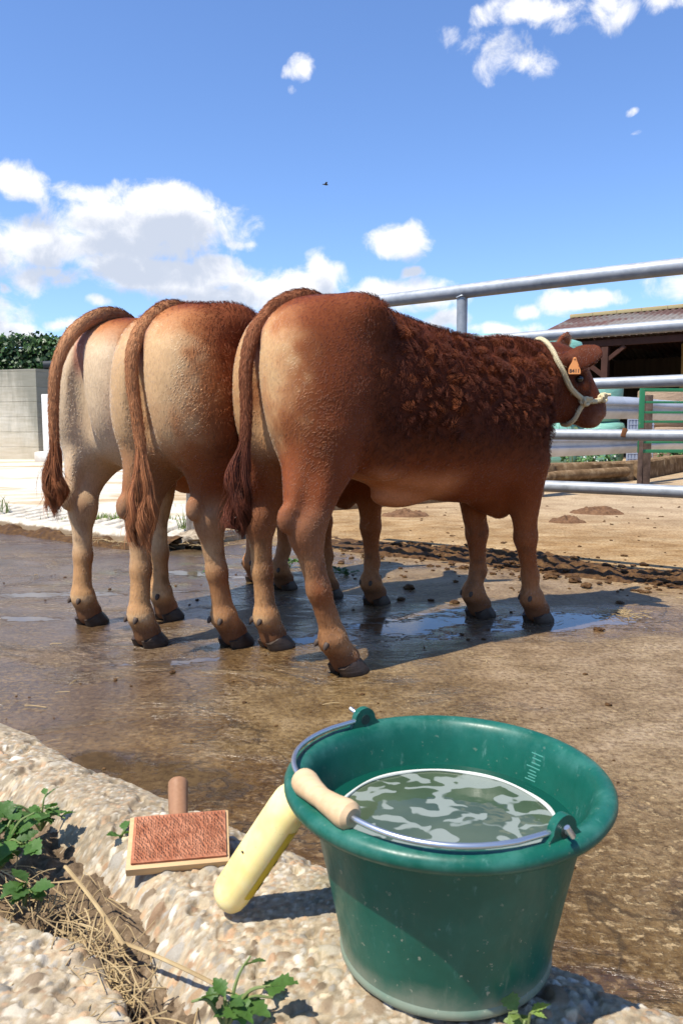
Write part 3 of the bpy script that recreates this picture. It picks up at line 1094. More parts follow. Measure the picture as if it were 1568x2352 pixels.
def blob(cx, cy, rx, ry, rot=0.0):
    c, s = math.cos(rot), math.sin(rot)
    dx, dy = nt.math('SUBTRACT', px, cx), nt.math('SUBTRACT', py, cy)
    u = nt.math('ADD', nt.math('MULTIPLY', dx, c / rx), nt.math('MULTIPLY', dy, s / rx))
    v = nt.math('ADD', nt.math('MULTIPLY', dx, -s / ry), nt.math('MULTIPLY', dy, c / ry))
    r2 = nt.math('ADD', nt.math('MULTIPLY', u, u), nt.math('MULTIPLY', v, v))
    return nt.math('SUBTRACT', 1.0, r2)


pud = None
for a in ((.30, 3.15, .62, .30, .55), (.95, 3.22, .75, .26, .12), (-.05, 2.95, .40, .16, .5), (-1.35, 3.75, .8, .10, .1), (-1.5, 3.25, .6, .07, .0), (-.62, 2.62, .35, .05, .2), (1.9, 3.1, .7, .14, .05), (-.9, 4.3, .7, .12, -.2), (-.45, 1.75, .4, .16, -.3), (.0, 1.5, .3, .14, -.4)):
    q = blob(*a)
    pud = q if pud is None else nt.math('MAXIMUM', pud, q)
rag = nt.math('ADD', nt.math('MULTIPLY', nt.math('SUBTRACT', nt.noise(nt.scalev(p, (5, 9, 1)), 1.0, 6, .7), .5), 3.4), nt.math('MAXIMUM', pud, -1.2))
puddle = nt.mr(rag, .38, .80)
sheet = nt.noise(nt.scalev(p, (1.5, 2.6, 1)), 1.0, 6, .68, .6)
wetbias = nt.math('ADD', nt.math('MULTIPLY', left, .10), nt.math('MULTIPLY', half, -.13))
sheet = nt.mr(nt.math('ADD', sheet, wetbias), .47, .60)
film = nt.math('MULTIPLY', nt.math('MAXIMUM', sheet, nt.mr(rag, -.75, .35)), nt.math('SUBTRACT', 1.0, dry))
damp = nt.math('SUBTRACT', 1.0, nt.math('MAXIMUM', dry, nt.math('MULTIPLY', half, .6)))
stain = nt.mr(nt.noise(p, 1.7, 7, .66, .5), .40, .58, .42, 0.0)
gc = nt.mix(stain, gc, nt.mix(1.0, gc, (.52, .45, .38), 'MULTIPLY'))
cw = nt.vmath('ADD', p, nt.vmath('MULTIPLY', nt.vmath('SUBTRACT', nt.noise(p, 2.5, 5, .6, out=1), (.5, .5, .5)), (.5, .5, 0)))
crack = nt.mr(nt.voro(cw, .55, 'DISTANCE_TO_EDGE'), .0, .0055, 1.0, 0.0)
crack = nt.math('MULTIPLY', crack, nt.math('SUBTRACT', 1.0, nt.math('MULTIPLY', dry, .6)))
gc = nt.mix(nt.math('MULTIPLY', crack, .65), gc, (.045, .028, .014))
gc = nt.mix(nt.math('MULTIPLY', film, .75), gc, nt.mix(1.0, gc, (.60, .52, .42), 'MULTIPLY'))
gc = nt.mix(nt.math('MULTIPLY', puddle, .45), gc, (.055, .045, .035))
nt.put(b.inputs['Base Color'], gc)
r_ = nt.math('ADD', nt.math('MULTIPLY', dry, .32), .55)
r_ = nt.math('SUBTRACT', r_, nt.math('MULTIPLY', damp, .14))
r_ = nt.math('SUBTRACT', r_, nt.math('MULTIPLY', film, .27))
r_ = nt.math('ADD', r_, nt.math('MULTIPLY', nt.math('SUBTRACT', n_fin, .5), nt.math('SUBTRACT', .35, nt.math('MULTIPLY', film, .20))))
rr_ = nt.math('ADD', nt.math('MULTIPLY', r_, nt.math('SUBTRACT', 1.0, puddle)), nt.math('MULTIPLY', puddle, .03), clamp=True)
nt.put(b.inputs['Roughness'], rr_)
nt.put(b.inputs['Specular IOR Level'], nt.math('ADD', .12, nt.math('MULTIPLY', nt.math('MAXIMUM', film, puddle), .50)))
hgt = nt.math('ADD', nt.math('MULTIPLY', n_med, .9), nt.math('ADD', nt.math('MULTIPLY', n_fin, .35), nt.math('MULTIPLY', n_spk, .10)))
hgt = nt.math('ADD', hgt, nt.math('MULTIPLY', chip, .10))
hgt = nt.math('MULTIPLY', hgt, nt.math('SUBTRACT', 1.0, nt.math('MAXIMUM', nt.math('MULTIPLY', puddle, .985), nt.math('MULTIPLY', film, .72))))
nt.put(b.inputs['Normal'], nt.bump(hgt, .9, .026))
GROUND = m
gnd = MB()
gnd.add([(-900, -300, 0), (900, -300, 0), (900, 1500, 0), (-900, 1500, 0)], [(0, 1, 2, 3)])
tag(gnd.build('ground', GROUND, smooth=False), kind='structure')

# ------------------------------------------------------------------ mud under the fence
MUD, nt, b = mat('mud', rough=.85, spec=.12)
p = objco(nt)
nn_ = nt.noise(p, 26, 6, .7)
nt.put(b.inputs['Base Color'], nt.ramp(nn_, [(.3, (.035, .017, .007)), (.55, (.110, .056, .022)), (.75, (.24, .140, .060))]))
nt.put(b.inputs['Roughness'], nt.mr(nn_, .3, .7, .45, .9))
nt.put(b.inputs['Normal'], nt.bump(nt.noise(p, 90, 5, .7), .7, .012))
DUNG, nt, b = mat('dung', rough=.85, spec=.2)
p = objco(nt)
nt.put(b.inputs['Base Color'], nt.ramp(nt.noise(p, 30, 5, .7), [(.3, (.085, .042, .020)), (.6, (.20, .105, .052)), (.8, (.30, .17, .085))]))
nt.put(b.inputs['Normal'], nt.bump(nt.noise(p, 70, 5, .7), .8, .015))


def grid_mesh(name, us, vs, place, hfun, material, cut=None, kind='stuff', label=None, cat=None):
    U, V_ = np.meshgrid(us, vs, indexing='ij')
    P = place(U.ravel(), V_.ravel())
    z = hfun(P, U.ravel(), V_.ravel())
    V3 = np.column_stack([P, z])
    nu, nv = len(us), len(vs)
    i = np.arange(nu * nv).reshape(nu, nv)
    F = np.stack([i[:-1, :-1], i[1:, :-1], i[1:, 1:], i[:-1, 1:]], -1).reshape(-1, 4)
    if cut is not None:
        k = cut(V3)
        F = F[k[F].any(1)]
        used = np.unique(F)
        re = np.zeros(nu * nv, int); re[used] = np.arange(len(used))
        V3, F = V3[used], re[F]
    o = raw_mesh(name, V3, F, material)
    return tag(o, label, cat, kind=kind)


def mud_h(P, u, v):
    q = np.column_stack([P, 0 * u])
    env = np.clip(1 - (np.abs(v - .06 * np.sin(u * 3) - .1 * (vnoise(q, 1.3, 4) - .5)) / (.15 + .26 * vnoise(q, 1.7, 8))) ** 2, 0, 1)
    lump = .06 * vnoise(q, 5, 1, 2) + .065 * vnoise(q, 13, 2, 3) + .055 * vnoise(q, 32, 3, 3)
    end = sstep(u, -.75, .15)
    return env ** .6 * (lump - .058) * (.30 + .70 * end) * .95 - .006


grid_mesh('mud_ridge', np.arange(-.9, 3.4, .012), np.arange(-.6, .55, .011),
          lambda u, v: np.column_stack([F0.x + FD.x * u + FN.x * (v + .40), F0.y + FD.y * u + FN.y * (v + .40)]), mud_h, MUD, lambda V: V[:, 2] > .003,
          'stuff', 'dark churned mud trodden up along the bottom of the pipe fence', 'mud')


def clod(mb, c, r, rs):
    bm = bmesh.new()
    bmesh.ops.create_icosphere(bm, subdivisions=3 if r > .012 else 2, radius=1)
    v = np.array([q.co[:] for q in bm.verts]); f = [[q.index for q in p.verts] for p in bm.faces]
    bm.free()
    k = rs.random(3) * 50
    v = v * (.25 + 1.1 * vnoise(v + k, 1.5, 3, 2) + .55 * (vnoise(v * 1 + k, 4.5, 7, 2) - .3))[:, None]
    v *= np.array((1.25, 1, .5)) * r
    a = rs.random() * 6.28
    v[:, :2] = v[:, :2] @ np.array(((math.cos(a), -math.sin(a)), (math.sin(a), math.cos(a))))
    mb.add(v + np.array((c[0], c[1], c[2] + r * .25)), f)


rs = np.random.default_rng(11)
mb = MB()
for i in range(1250):
    u = rs.uniform(-.4, 3.0); v = rs.normal(.38 + .06 * math.sin(u * 3), .17)
    if vnoise(np.array([[u * 1.6, v * 2, 3.3]]), 1.6, 12, 2)[0] < rs.uniform(.30, .62):
        continue
    clod(mb, (F0.x + FD.x * u + FN.x * v, F0.y + FD.y * u + FN.y * v, .000 + .016 * rs.random()), .007 + .022 * rs.random() ** 2, rs)
for i in range(420):
    u = rs.uniform(-.6, 3.0); v = rs.normal(.30, .32)
    clod(mb, (F0.x + FD.x * u + FN.x * v, F0.y + FD.y * u + FN.y * v, 0), rs.uniform(.004, .018) * (1 if rs.random() < .88 else 2.0), rs)
for i in range(90):
    clod(mb, (rs.uniform(.4, 3.6), rs.uniform(4.6, 8.2), 0), rs.uniform(.004, .014), rs)
for i in range(60):
    clod(mb, (rs.uniform(-1.9, .9), rs.uniform(2.2, 4.4), 0), rs.uniform(.003, .010), rs)
for i in range(110):
    clod(mb, (rs.uniform(-1.4, 1.3), rs.uniform(1.3, 2.6), 0), rs.uniform(.0015, .0045), rs)
for c in ((1.02, 3.05), (.28, 3.62), (.42, 3.60), (.52, 3.55), (1.28, 3.55), (.2, 4.2)):
    clod(mb, (*c, 0), rs.uniform(.014, .024), rs)
tag(mb.build('mud_clods', MUD, smooth=False, fix=False), 'loose dark clods of mud scattered over the yard', 'mud', kind='stuff')
for (x, y, r, lab) in ((.60, 7.22, .21, 'flat cow pat by the low concrete wall seen under the cow\'s belly'), (2.45, 7.46, .27, 'broad crumbly cow pat on the dry yard beyond the fence'), (1.95, 6.72, .15, 'small thin cow pat in front of the broad one beyond the fence')):
    k = np.arange(-1.15, 1.16, .05)
    o = grid_mesh('cow_pat', k * r, k * r * .8, lambda u, v: np.column_stack([u + x, v + y]),
                  lambda P, u, v: np.clip(1 - ((u / r) ** 2 + (v / (r * .8)) ** 2) - .7 * (vnoise(np.column_stack([P, 0 * u]), 6 / r * .2, 5, 2) - .5), 0, 1) ** .5 * (.035 + .09 * (vnoise(np.column_stack([P, 0 * u]), 18, 6, 3) - .35)) - .004,
                  DUNG, lambda V: V[:, 2] > .0, 'thing', lab, 'cow pat')
    o['group'] = 'cow pats beyond the fence'

# ------------------------------------------------------------------ foreground kerb of washed pebble concrete
KZ = .276
EDGE = [(-1.6, 2.26), (-.95, 1.685), (-.636, 1.412), (-.401, 1.208), (-.227, 1.073), (-.112, .987), (-.038, .933), (.219, .736), (.29, .690), (.331, .672), (.9, .35), (1.3, .12)]
INNER = [(-1.6, 1.80), (-.95, 1.36), (-.55, 1.10), (-.40, .975), (-.31, .88), (-.255, .80), (-.215, .735), (-.165, .665), (-.10, .57), (-.02, .42), (.1, .12)]


def side(P, line):
    """signed distance to a polyline, positive on its left (far) side"""
    P = np.asarray(P)
    best = np.full(len(P), 9.0); sg = np.ones(len(P))
    for a, b in zip(line[:-1], line[1:]):
        a, b = np.array(a), np.array(b)
        d = b - a
        t = np.clip(((P - a) @ d) / (d @ d), 0, 1)
        q = P - (a + t[:, None] * d)
        dist = np.hypot(q[:, 0], q[:, 1])
        cr = d[0] * (P[:, 1] - a[1]) - d[1] * (P[:, 0] - a[0])
        k = dist < best
        best[k] = dist[k]; sg[k] = np.sign(cr[k])
    return best * sg


PAL = np.array([(.70, .66, .58), (.64, .58, .49), (.58, .50, .40), (.74, .72, .68), (.50, .36, .24), (.58, .40, .27), (.40, .385, .36), (.66, .58, .45), (.30, .235, .17), (.52, .50, .47)])


def pebbles(P, cell, seed, fill):
    """rounded stones set in mortar: height and colour at plan points"""
    q = P / cell
    i0 = np.floor(q).astype(np.int64)
    b1 = np.full(len(P), 9.0); b2 = np.full(len(P), 9.0); idx = np.zeros(len(P)); idy = np.zeros(len(P))
    for a in (-1, 0, 1):
        for c in (-1, 0, 1):
            ii, jj = i0[:, 0] + a, i0[:, 1] + c
            zz = np.zeros_like(ii)
            cx = ii + .5 + .8 * (hash3(ii, jj, zz, seed) - .5)
            cy = jj + .5 + .8 * (hash3(ii, jj, zz, seed + 1) - .5)
            w = .75 + .5 * hash3(ii, jj, zz, seed + 2)
            el = .7 + .6 * hash3(ii, jj, zz, seed + 5)
            d = np.hypot((q[:, 0] - cx) * el, (q[:, 1] - cy) / el) / w
            n1 = d < b1
            b2 = np.where(n1, b1, np.minimum(b2, d))
            idx = np.where(n1, ii, idx); idy = np.where(n1, jj, idy)
            b1 = np.where(n1, d, b1)
    ii, jj = idx.astype(np.int64), idy.astype(np.int64); zz = np.zeros_like(ii)
    on = hash3(ii, jj, zz, seed + 3) < fill
    h = np.clip(1 - (b1 / .62) ** 2, 0, 1) * sstep(b2 - b1, .02, .25) * on
    col = PAL[(hash3(ii, jj, zz, seed + 4) * len(PAL)).astype(int) % len(PAL)] * (.52 + .50 * hash3(ii, jj, zz, seed + 6))[:, None] * np.array((.95, .88, .76))
    return h, col


STONE, nt, b = mat('washed_concrete', rough=.85, spec=.25)
ca = nt.n('ShaderNodeAttribute', attribute_name='col')
o_ = objco(nt)
f_ = nt.noise(o_, 420, 4, .7)
cc = nt.mix(nt.mr(f_, .3, .7, .35, 0.0), ca, nt.mix(1.0, ca, (.62, .58, .52), 'MULTIPLY'))
moss = nt.math('MULTIPLY', nt.mr(nt.noise(o_, 9, 5, .65), .56, .70), .35)
cc = nt.mix(moss, cc, (.24, .22, .12))
nt.put(b.inputs['Base Color'], cc)
nt.put(b.inputs['Normal'], nt.bump(f_, .5, .0025))


def stone_slab(name, xs, ys, mask, top, label, cat, kind, coarse=1.0, skirt=.28):
    X, Y = np.meshgrid(xs, ys, indexing='ij')
    PA = np.column_stack([X.ravel(), Y.ravel()])
    dA = mask(PA)
    sel = dA > -.03
    P = PA[sel]
    Q3 = np.column_stack([P, 0 * P[:, 0]])
    warp = P + .004 * np.column_stack([vnoise(Q3, 60, 1) - .5, vnoise(Q3, 60, 2) - .5])
    h1, c1_ = pebbles(warp, .0105 * coarse, 10, .55)
    h2, c2_ = pebbles(warp, .0058 * coarse, 30, .80)
    h3_, c3_ = pebbles(warp, .021 * coarse, 50, .13)
    zone = sstep(vnoise(Q3, 6, 9, 3), .42, .66)
    z2 = .45 + .55 * sstep(vnoise(Q3, 9, 19, 3), .35, .65)
    h2 = h2 * z2
    h1 = h1 * zone
    h3_ = h3_ * zone
    stain = (.62 + .75 * vnoise(Q3, 7, 61, 4))[:, None]
    mort = np.array((.36, .285, .185)) * (.40 + 1.1 * vnoise(Q3, 120, 7, 3))[:, None] * stain
    col = mort * (1 - h2[:, None] ** .5 * .9) + c2_ * h2[:, None] ** .5 * .9
    k = sstep(h1, .05, .35)[:, None]; col = col * (1 - k) + c1_ * k
    k = sstep(h3_, .05, .3)[:, None]; col = col * (1 - k) + c3_ * k
    hh = np.maximum(np.maximum(h2 * .0018, h1 * .0036), h3_ * .0060) + .005 * (vnoise(Q3, 16, 3, 4) - .5) - .007 * sstep(vnoise(Q3, 38, 77, 2), .66, .76) + .007 * (vnoise(Q3, 3.2, 5, 2) - .5)
    d = dA[sel]                                                     # > 0 inside, metres from the rim
    d = d + .018 * (vnoise(Q3, 22, 40, 3) - .5) + .03 * (vnoise(Q3, 6, 41, 2) - .5)
    z = top(P, d) + hh
    z = z - np.clip(.012 - d, 0, .012) ** 2 / .012 * .8
    zA = np.zeros(len(PA)); zA[sel] = z
    cA = np.zeros((len(PA), 3)); cA[sel] = col
    dF = np.full(len(PA), -1.0); dF[sel] = d
    P, z, col, d = PA, zA, cA, dF
    nx, ny = len(xs), len(ys)
    i = np.arange(nx * ny).reshape(nx, ny)
    F = np.stack([i[:-1, :-1], i[1:, :-1], i[1:, 1:], i[:-1, 1:]], -1).reshape(-1, 4)
    F = F[(d[F] > 0).all(1)]
    V3 = np.column_stack([P, z])
    # side faces down to the yard
    e = np.concatenate([F[:, [0, 1]], F[:, [1, 2]], F[:, [2, 3]], F[:, [3, 0]]])
    key = {}
    for a, c in e.tolist():
        key[(a, c)] = 1
    bd = np.array([(a, c) for (a, c) in key if (c, a) not in key])
    used = np.unique(F)
    re = np.zeros(nx * ny, int); re[used] = np.arange(len(used))
    V3u, colu, F = V3[used], col[used], re[F]
    bd = re[bd]
    bv = np.unique(bd)
    rb = np.zeros(len(used), int)
    layers = []
    base = len(V3u)
    low = V3u[bv].copy(); low[:, 2] = V3u[bv][:, 2] - skirt
    rb[bv] = base + np.arange(len(bv))
    sf = np.stack([bd[:, 0], rb[bd[:, 0]], rb[bd[:, 1]], bd[:, 1]], 1)
    V3u = np.vstack([V3u, low]); colu = np.vstack([colu, colu[bv] * .9]); F = np.vstack([F, sf])
    o = raw_mesh(name, V3u, F, STONE, None, 'all', np.clip(colu, .02, .95))
    return tag(o, label, cat, kind=kind)


def kerb_mask(P):
    return np.minimum(-side(P, EDGE), side(P, INNER))


def kerb_top(P, d):
    di = side(P, INNER)
    return KZ - .060 * sstep(-di, -.085, .0) - .012 * sstep(-(-side(P, EDGE)), -.05, 0)


stone_slab('kerb', np.arange(-1.0, .95, .0021), np.arange(.30, 1.75, .0021), kerb_mask, kerb_top, None, None, 'structure')
SLABL = [(-1.2, 1.01), (-.60, .915), (-.374, .830), (-.250, .760), (-.190, .665), (-.160, .57), (-.125, .40), (-.105, .2)]
stone_slab('concrete_slab', np.arange(-.85, -.08, .0021), np.arange(.30, .95, .0021), lambda P: -side(P, SLABL), lambda P, d: KZ - .012 + 0 * d, None, None, 'structure', 1.05, .2)
SOIL, nt, b = mat('soil', rough=.95, spec=.1)
o_ = objco(nt)
nt.put(b.inputs['Base Color'], nt.ramp(nt.noise(o_, 70, 5, .7), [(.3, (.075, .048, .028)), (.55, (.20, .14, .085)), (.75, (.36, .27, .175))]))
nt.put(b.inputs['Normal'], nt.bump(nt.noise(o_, 160, 5, .7), .8, .006))
MIDL = [(a[0] * .5 + b_[0] * .5, a[1] * .5 + b_[1] * .5) for a, b_ in zip(INNER[1:-1], [(-.75, 1.05), (-.60, .885), (-.42, .82), (-.34, .785), (-.262, .740), (-.225, .69), (-.19, .6), (-.15, .45), (-.12, .3)])]
so = grid_mesh('soil', np.arange(-1.3, .12, .006), np.arange(.25, 1.75, .006), lambda u, v: np.column_stack([u, v]),
          lambda P, u, v: .243 - .035 * np.exp(-(side(P, MIDL) / .03) ** 2) + .030 * (vnoise(np.column_stack([P, 0 * u]), 22, 3, 3) - .5) + .02 * (vnoise(np.column_stack([P, 0 * u]), 80, 4, 2) - .5),
          SOIL, lambda V: (-side(V[:, :2], INNER) > -.06), 'structure')

# straw and dry stalks in the gap
STRAW, nt, b = mat('straw', rough=.6, spec=.3)
o_ = objco(nt)
nt.put(b.inputs['Base Color'], nt.mix(nt.noise(o_, 25, 3), (.16, .095, .042), (.62, .46, .23)))


def stalk(mb, a, b, r, sag=.0, n=6):
    a, b = np.array(a, float), np.array(b, float)
    t = np.linspace(0, 1, n)[:, None]
    P = a * (1 - t) + b * t + np.array((0, 0, -1)) * sag * (t * (1 - t) * 4)
    mb.tube(P, r, 5)


mb = MB()
ml = np.array(MIDL)
for i in range(620):
    k = rs.uniform(.6, len(ml) - 1.4); j = int(k)
    c = ml[j] * (1 - k + j) + ml[j + 1] * (k - j) + rs.normal(0, .020, 2)
    a = math.atan2(-.75, .6) + rs.normal(0, .75)
    L = rs.uniform(.012, .055)
    d = np.array((math.cos(a), math.sin(a))) * L / 2
    z = .250 + rs.uniform(-.012, .020)
    stalk(mb, (*(c - d), z + rs.normal(0, .006)), (*(c + d), z + rs.normal(0, .008)), rs.uniform(.0003, .0009), rs.normal(0, .003))
tag(mb.build('straw_litter', STRAW, fix=False), 'broken straw lying in the soil gap beside the kerb', 'straw', kind='stuff')
for a, b_, r, lab in (((-.235, .775, .262), (-.075, .655, .281), .0021, 'long pale straw stalk lying from the soil gap towards the bucket'),
                      ((-.335, .90, .272), (-.225, .76, .268), .0022, 'thick dry stalk lying along the soil gap below the leafy weed')):
    mb = MB()
    stalk(mb, a, b_, r, -.004, 12)
    tag(mb.build('straw_stalk', STRAW), lab, 'straw')
mb = MB()
for i in range(26):
    c = np.array((rs.uniform(-2, 1.6), rs.uniform(1.7, 4.6))); a = rs.uniform(0, 3.14); L = rs.uniform(.02, .09)
    d = np.array((math.cos(a), math.sin(a) * .6)) * L / 2
    stalk(mb, (*(c - d), .004), (*(c + d), .005), rs.uniform(.0008, .002), -.002)
for i in range(120):
    c = np.array((-1.9 + 1.55 * rs.random(), 0)); c[1] = np.interp(c[0], [-2.742, -1.474, -1.015, -.3], [6.2, 5.27, 5.18, 5.2]) + rs.normal(-.03, .05)
    a = rs.uniform(0, 3.14); L = rs.uniform(.04, .14); d = np.array((math.cos(a), math.sin(a) * .6)) * L / 2
    stalk(mb, (*(c - d), .02 + .03 * rs.random()), (*(c + d), .015 + .04 * rs.random()), rs.uniform(.001, .0022), -.004)
for i in range(70):
    c = np.array((1.2, 3.33)) + rs.normal(0, 1, 2) * (.06, .04)
    a = rs.uniform(0, 3.14); L = rs.uniform(.02, .07); d = np.array((math.cos(a), math.sin(a))) * L / 2
    stalk(mb, (*(c - d), .004 + .012 * rs.random()), (*(c + d), .004 + .012 * rs.random()), rs.uniform(.0008, .0016), 0)
tag(mb.build('straw_bits', STRAW, fix=False), 'stray bits of straw lying about the wet yard', 'straw', kind='stuff')

# ------------------------------------------------------------------ weeds
LEAF, nt, b = mat('weed_leaf', rough=.5, spec=.3)
ca = nt.n('ShaderNodeAttribute', attribute_name='col')
o_ = objco(nt)
lc = nt.mix(nt.mr(nt.noise(o_, 120, 4), .3, .7, 0, .5), ca, nt.mix(1.0, ca, (.65, .8, .5), 'MULTIPLY'))
nt.put(b.inputs['Base Color'], lc)
nt.put(b.inputs['Normal'], nt.bump(nt.noise(o_, 260, 3), .3, .002))
tr = nt.n('ShaderNodeBsdfTranslucent', {'Color': nt.mix(1.0, lc, (1.3, 1.5, .5), 'MULTIPLY')})
mx = nt.n('ShaderNodeMixShader', {0: .28, 1: b.outputs[0], 2: tr})
nt.put(m_out := nt.t.nodes['Material Output'].inputs[0], mx)
STEM, _, _ = mat('weed_stem', (.16, .20, .06), .6)

OUT = [(0, 0), (.10, .08), (.16, .20), (.32, .26), (.30, .36), (.46, .42), (.38, .50), (.44, .62), (.30, .66), (.30, .78), (.16, .82), (.10, .94), (0, 1.0)]


def leaf_mesh(mbv, base, dirv, up, size, colr, rs, wid=.8, outl=OUT):
    """a toothed leaf with a folded midrib and drooping tip"""
    dirv = Vector(dirv).normalized(); up = Vector(up)
    sd = dirv.cross(up).normalized(); up = sd.cross(dirv)
    V, F, C = mbv
    b0 = len(V)
    curl = rs.uniform(.1, .5); fold = rs.uniform(.1, .45)
    ys = [q[1] for q in outl]
    for (x, y) in outl:
        drop = -curl * y * y * .5
        for s in (-1, 0, 1):
            w = s * x * wid
            z = drop + abs(w) * fold + rs.normal(0, .012)
            V.append(tuple(Vector(base) + (sd * w + dirv * (y * (1 - .25 * curl)) + up * z) * size))
            C.append(np.array(colr) * rs.uniform(.88, 1.12))
    for i in range(len(outl) - 1):
        for s in (0, 1):
            F.append((b0 + i * 3 + s, b0 + i * 3 + s + 1, b0 + i * 3 + 4 + s, b0 + i * 3 + 3 + s))


def weed(name, loc, spread, nst, nleaf, size, label, seed, height=.06, cat='weed', tone=(.075, .15, .035), lean=(0, 0), group=None):
    r = np.random.default_rng(seed)
    root = empty(name, loc)
    tag(root, label, cat, group)
    st = MB()
    L = ([], [], [])
    for i in range(nst):
        a = r.uniform(0, 6.28); q = r.uniform(.35, 1) * spread
        tip = np.array((math.cos(a) * q + lean[0], math.sin(a) * q * .8 + lean[1], height * r.uniform(.45, 1.1)))
        mid = tip * .5 + np.array((0, 0, height * .3))
        P = catmull([(0, 0, 0), mid, tip], 8)
        st.tube(P, np.linspace(.0022, .0010, len(P)) * (size / .035) ** .5, 6)
        k = max(2, int(nleaf / nst))
        for j in range(k):
            t = r.uniform(.3, 1.0)
            p_ = P[int(t * (len(P) - 1))]
            aa = a + r.normal(0, 1.3)
            leaf_mesh(L, p_, (math.cos(aa), math.sin(aa), r.uniform(-.1, .7)), (r.normal(0, .35), r.normal(0, .35), 1), size * r.uniform(.5, 1.15), np.array(tone) * r.uniform(.75, 1.35), r)
    st.build('stem', STEM, root)
    raw_mesh('foliage', np.array(L[0]), np.array(L[1]), LEAF, root, 'all', np.array(L[2]))
    return root


weed('leafy_weed', (-.425, .925, .255), .075, 11, 62, .034, 'big leafy green weed spreading over the soil gap at the left', 41, .065)
weed('leafy_weed', (-.405, 1.005, .262), .055, 6, 26, .026, 'smaller leafy weed behind the big one against the pebbly kerb', 45, .045)
weed('leafy_weed', (-.365, .85, .25), .035, 4, 12, .032, 'few broad weed leaves hanging at the lower left below the big weed', 46, .04)
weed('leafy_weed', (-.105, .655, .262), .045, 6, 17, .036, 'leafy weed sprouting in front of the bucket at the bottom', 42, .045)
weed('sprout', (.163, .638, .268), .022, 3, 7, .022, 'small pale green sprout in the bucket\'s shadow', 43, .03, tone=(.20, .27, .08))
weed('kerb_leaf', (-.285, .965, .272), .012, 2, 5, .022, 'tiny green leaves lying on the kerb left of the brush', 44, .012)
weed('fallen_greens', (-.30, 4.50, .0), .09, 5, 26, .045, 'dropped green leaves on the wet yard between the legs', 47, .05, 'greens', tone=(.10, .19, .05))
weed('fallen_greens', (.03, 4.25, .0), .13, 5, 26, .045, 'darker dropped leaves lying in the shadow of the middle cow', 48, .03, 'greens', tone=(.06, .12, .035))  # darker leaf tone: the cow's shade painted into the colour
weed('fallen_greens', (-.75, 4.30, .0), .04, 2, 5, .035, 'single scrap of leaf on the wet yard behind the middle cow\'s leg', 49, .012, 'greens', tone=(.09, .18, .05))

# ------------------------------------------------------------------ bucket
BC = Vector((.104, .744, KZ + .004))
PLAS, nt, b = mat('green_plastic', rough=.36, spec=.32)
o_ = objco(nt)
zz_ = nt.n('ShaderNodeSeparateXYZ', {0: o_}, out=None).outputs[2]
n1_ = nt.noise(o_, 18, 5, .65)
scr = nt.noise(nt.scalev(o_, (90, 90, 25)), 1.0, 4, .7)
pc = nt.mix(nt.mr(n1_, .35, .7, 0, .6), (.005, .082, .054), (.011, .122, .084))
pc = nt.mix(nt.math('MULTIPLY', nt.mr(scr, .60, .75), .35), pc, (.17, .33, .29))
spl = nt.math('MULTIPLY', nt.mr(nt.noise(o_, 150, 3, .6), .66, .70), nt.mr(zz_, .17, .02, .25, 1.0))
dust = nt.math('MULTIPLY', nt.mr(nt.math('ADD', zz_, nt.math('MULTIPLY', nt.math('SUBTRACT', n1_, .5), .05)), .035, .0), .45)
pc = nt.mix(nt.math('MAXIMUM', dust, nt.math('MULTIPLY', spl, .6)), pc, (.42, .40, .30))
wear = nt.math('MULTIPLY', nt.mr(zz_, .160, .178), nt.mr(nt.noise(o_, 26, 5, .7), .42, .66))
pc = nt.mix(nt.math('MULTIPLY', wear, .32), pc, (.075, .22, .175))
streak = nt.math('MULTIPLY', nt.mr(nt.noise(nt.scalev(o_, (55, 55, 5)), 1.0, 4, .7), .56, .70), nt.mr(zz_, .15, .03))
pc = nt.mix(nt.math('MULTIPLY', streak, .30), pc, (.20, .24, .18))
nt.put(b.inputs['Base Color'], pc)
nt.put(b.inputs['Roughness'], nt.mr(scr, .3, .75, .30, .50))
nt.put(b.inputs['Normal'], nt.bump(nt.math('ADD', n1_, nt.math('MULTIPLY', scr, .3)), .10, .003))
STEEL, nt, b = mat('galvanised_wire', (.55, .57, .60), .32, .5, .9)
GRIPW, nt, b = mat('turned_wood', rough=.45, spec=.4)
o_ = objco(nt)
nt.put(b.inputs['Base Color'], nt.mix(nt.noise(nt.scalev(o_, (20, 160, 160)), 1.0, 4), (.50, .31, .15), (.72, .52, .31)))

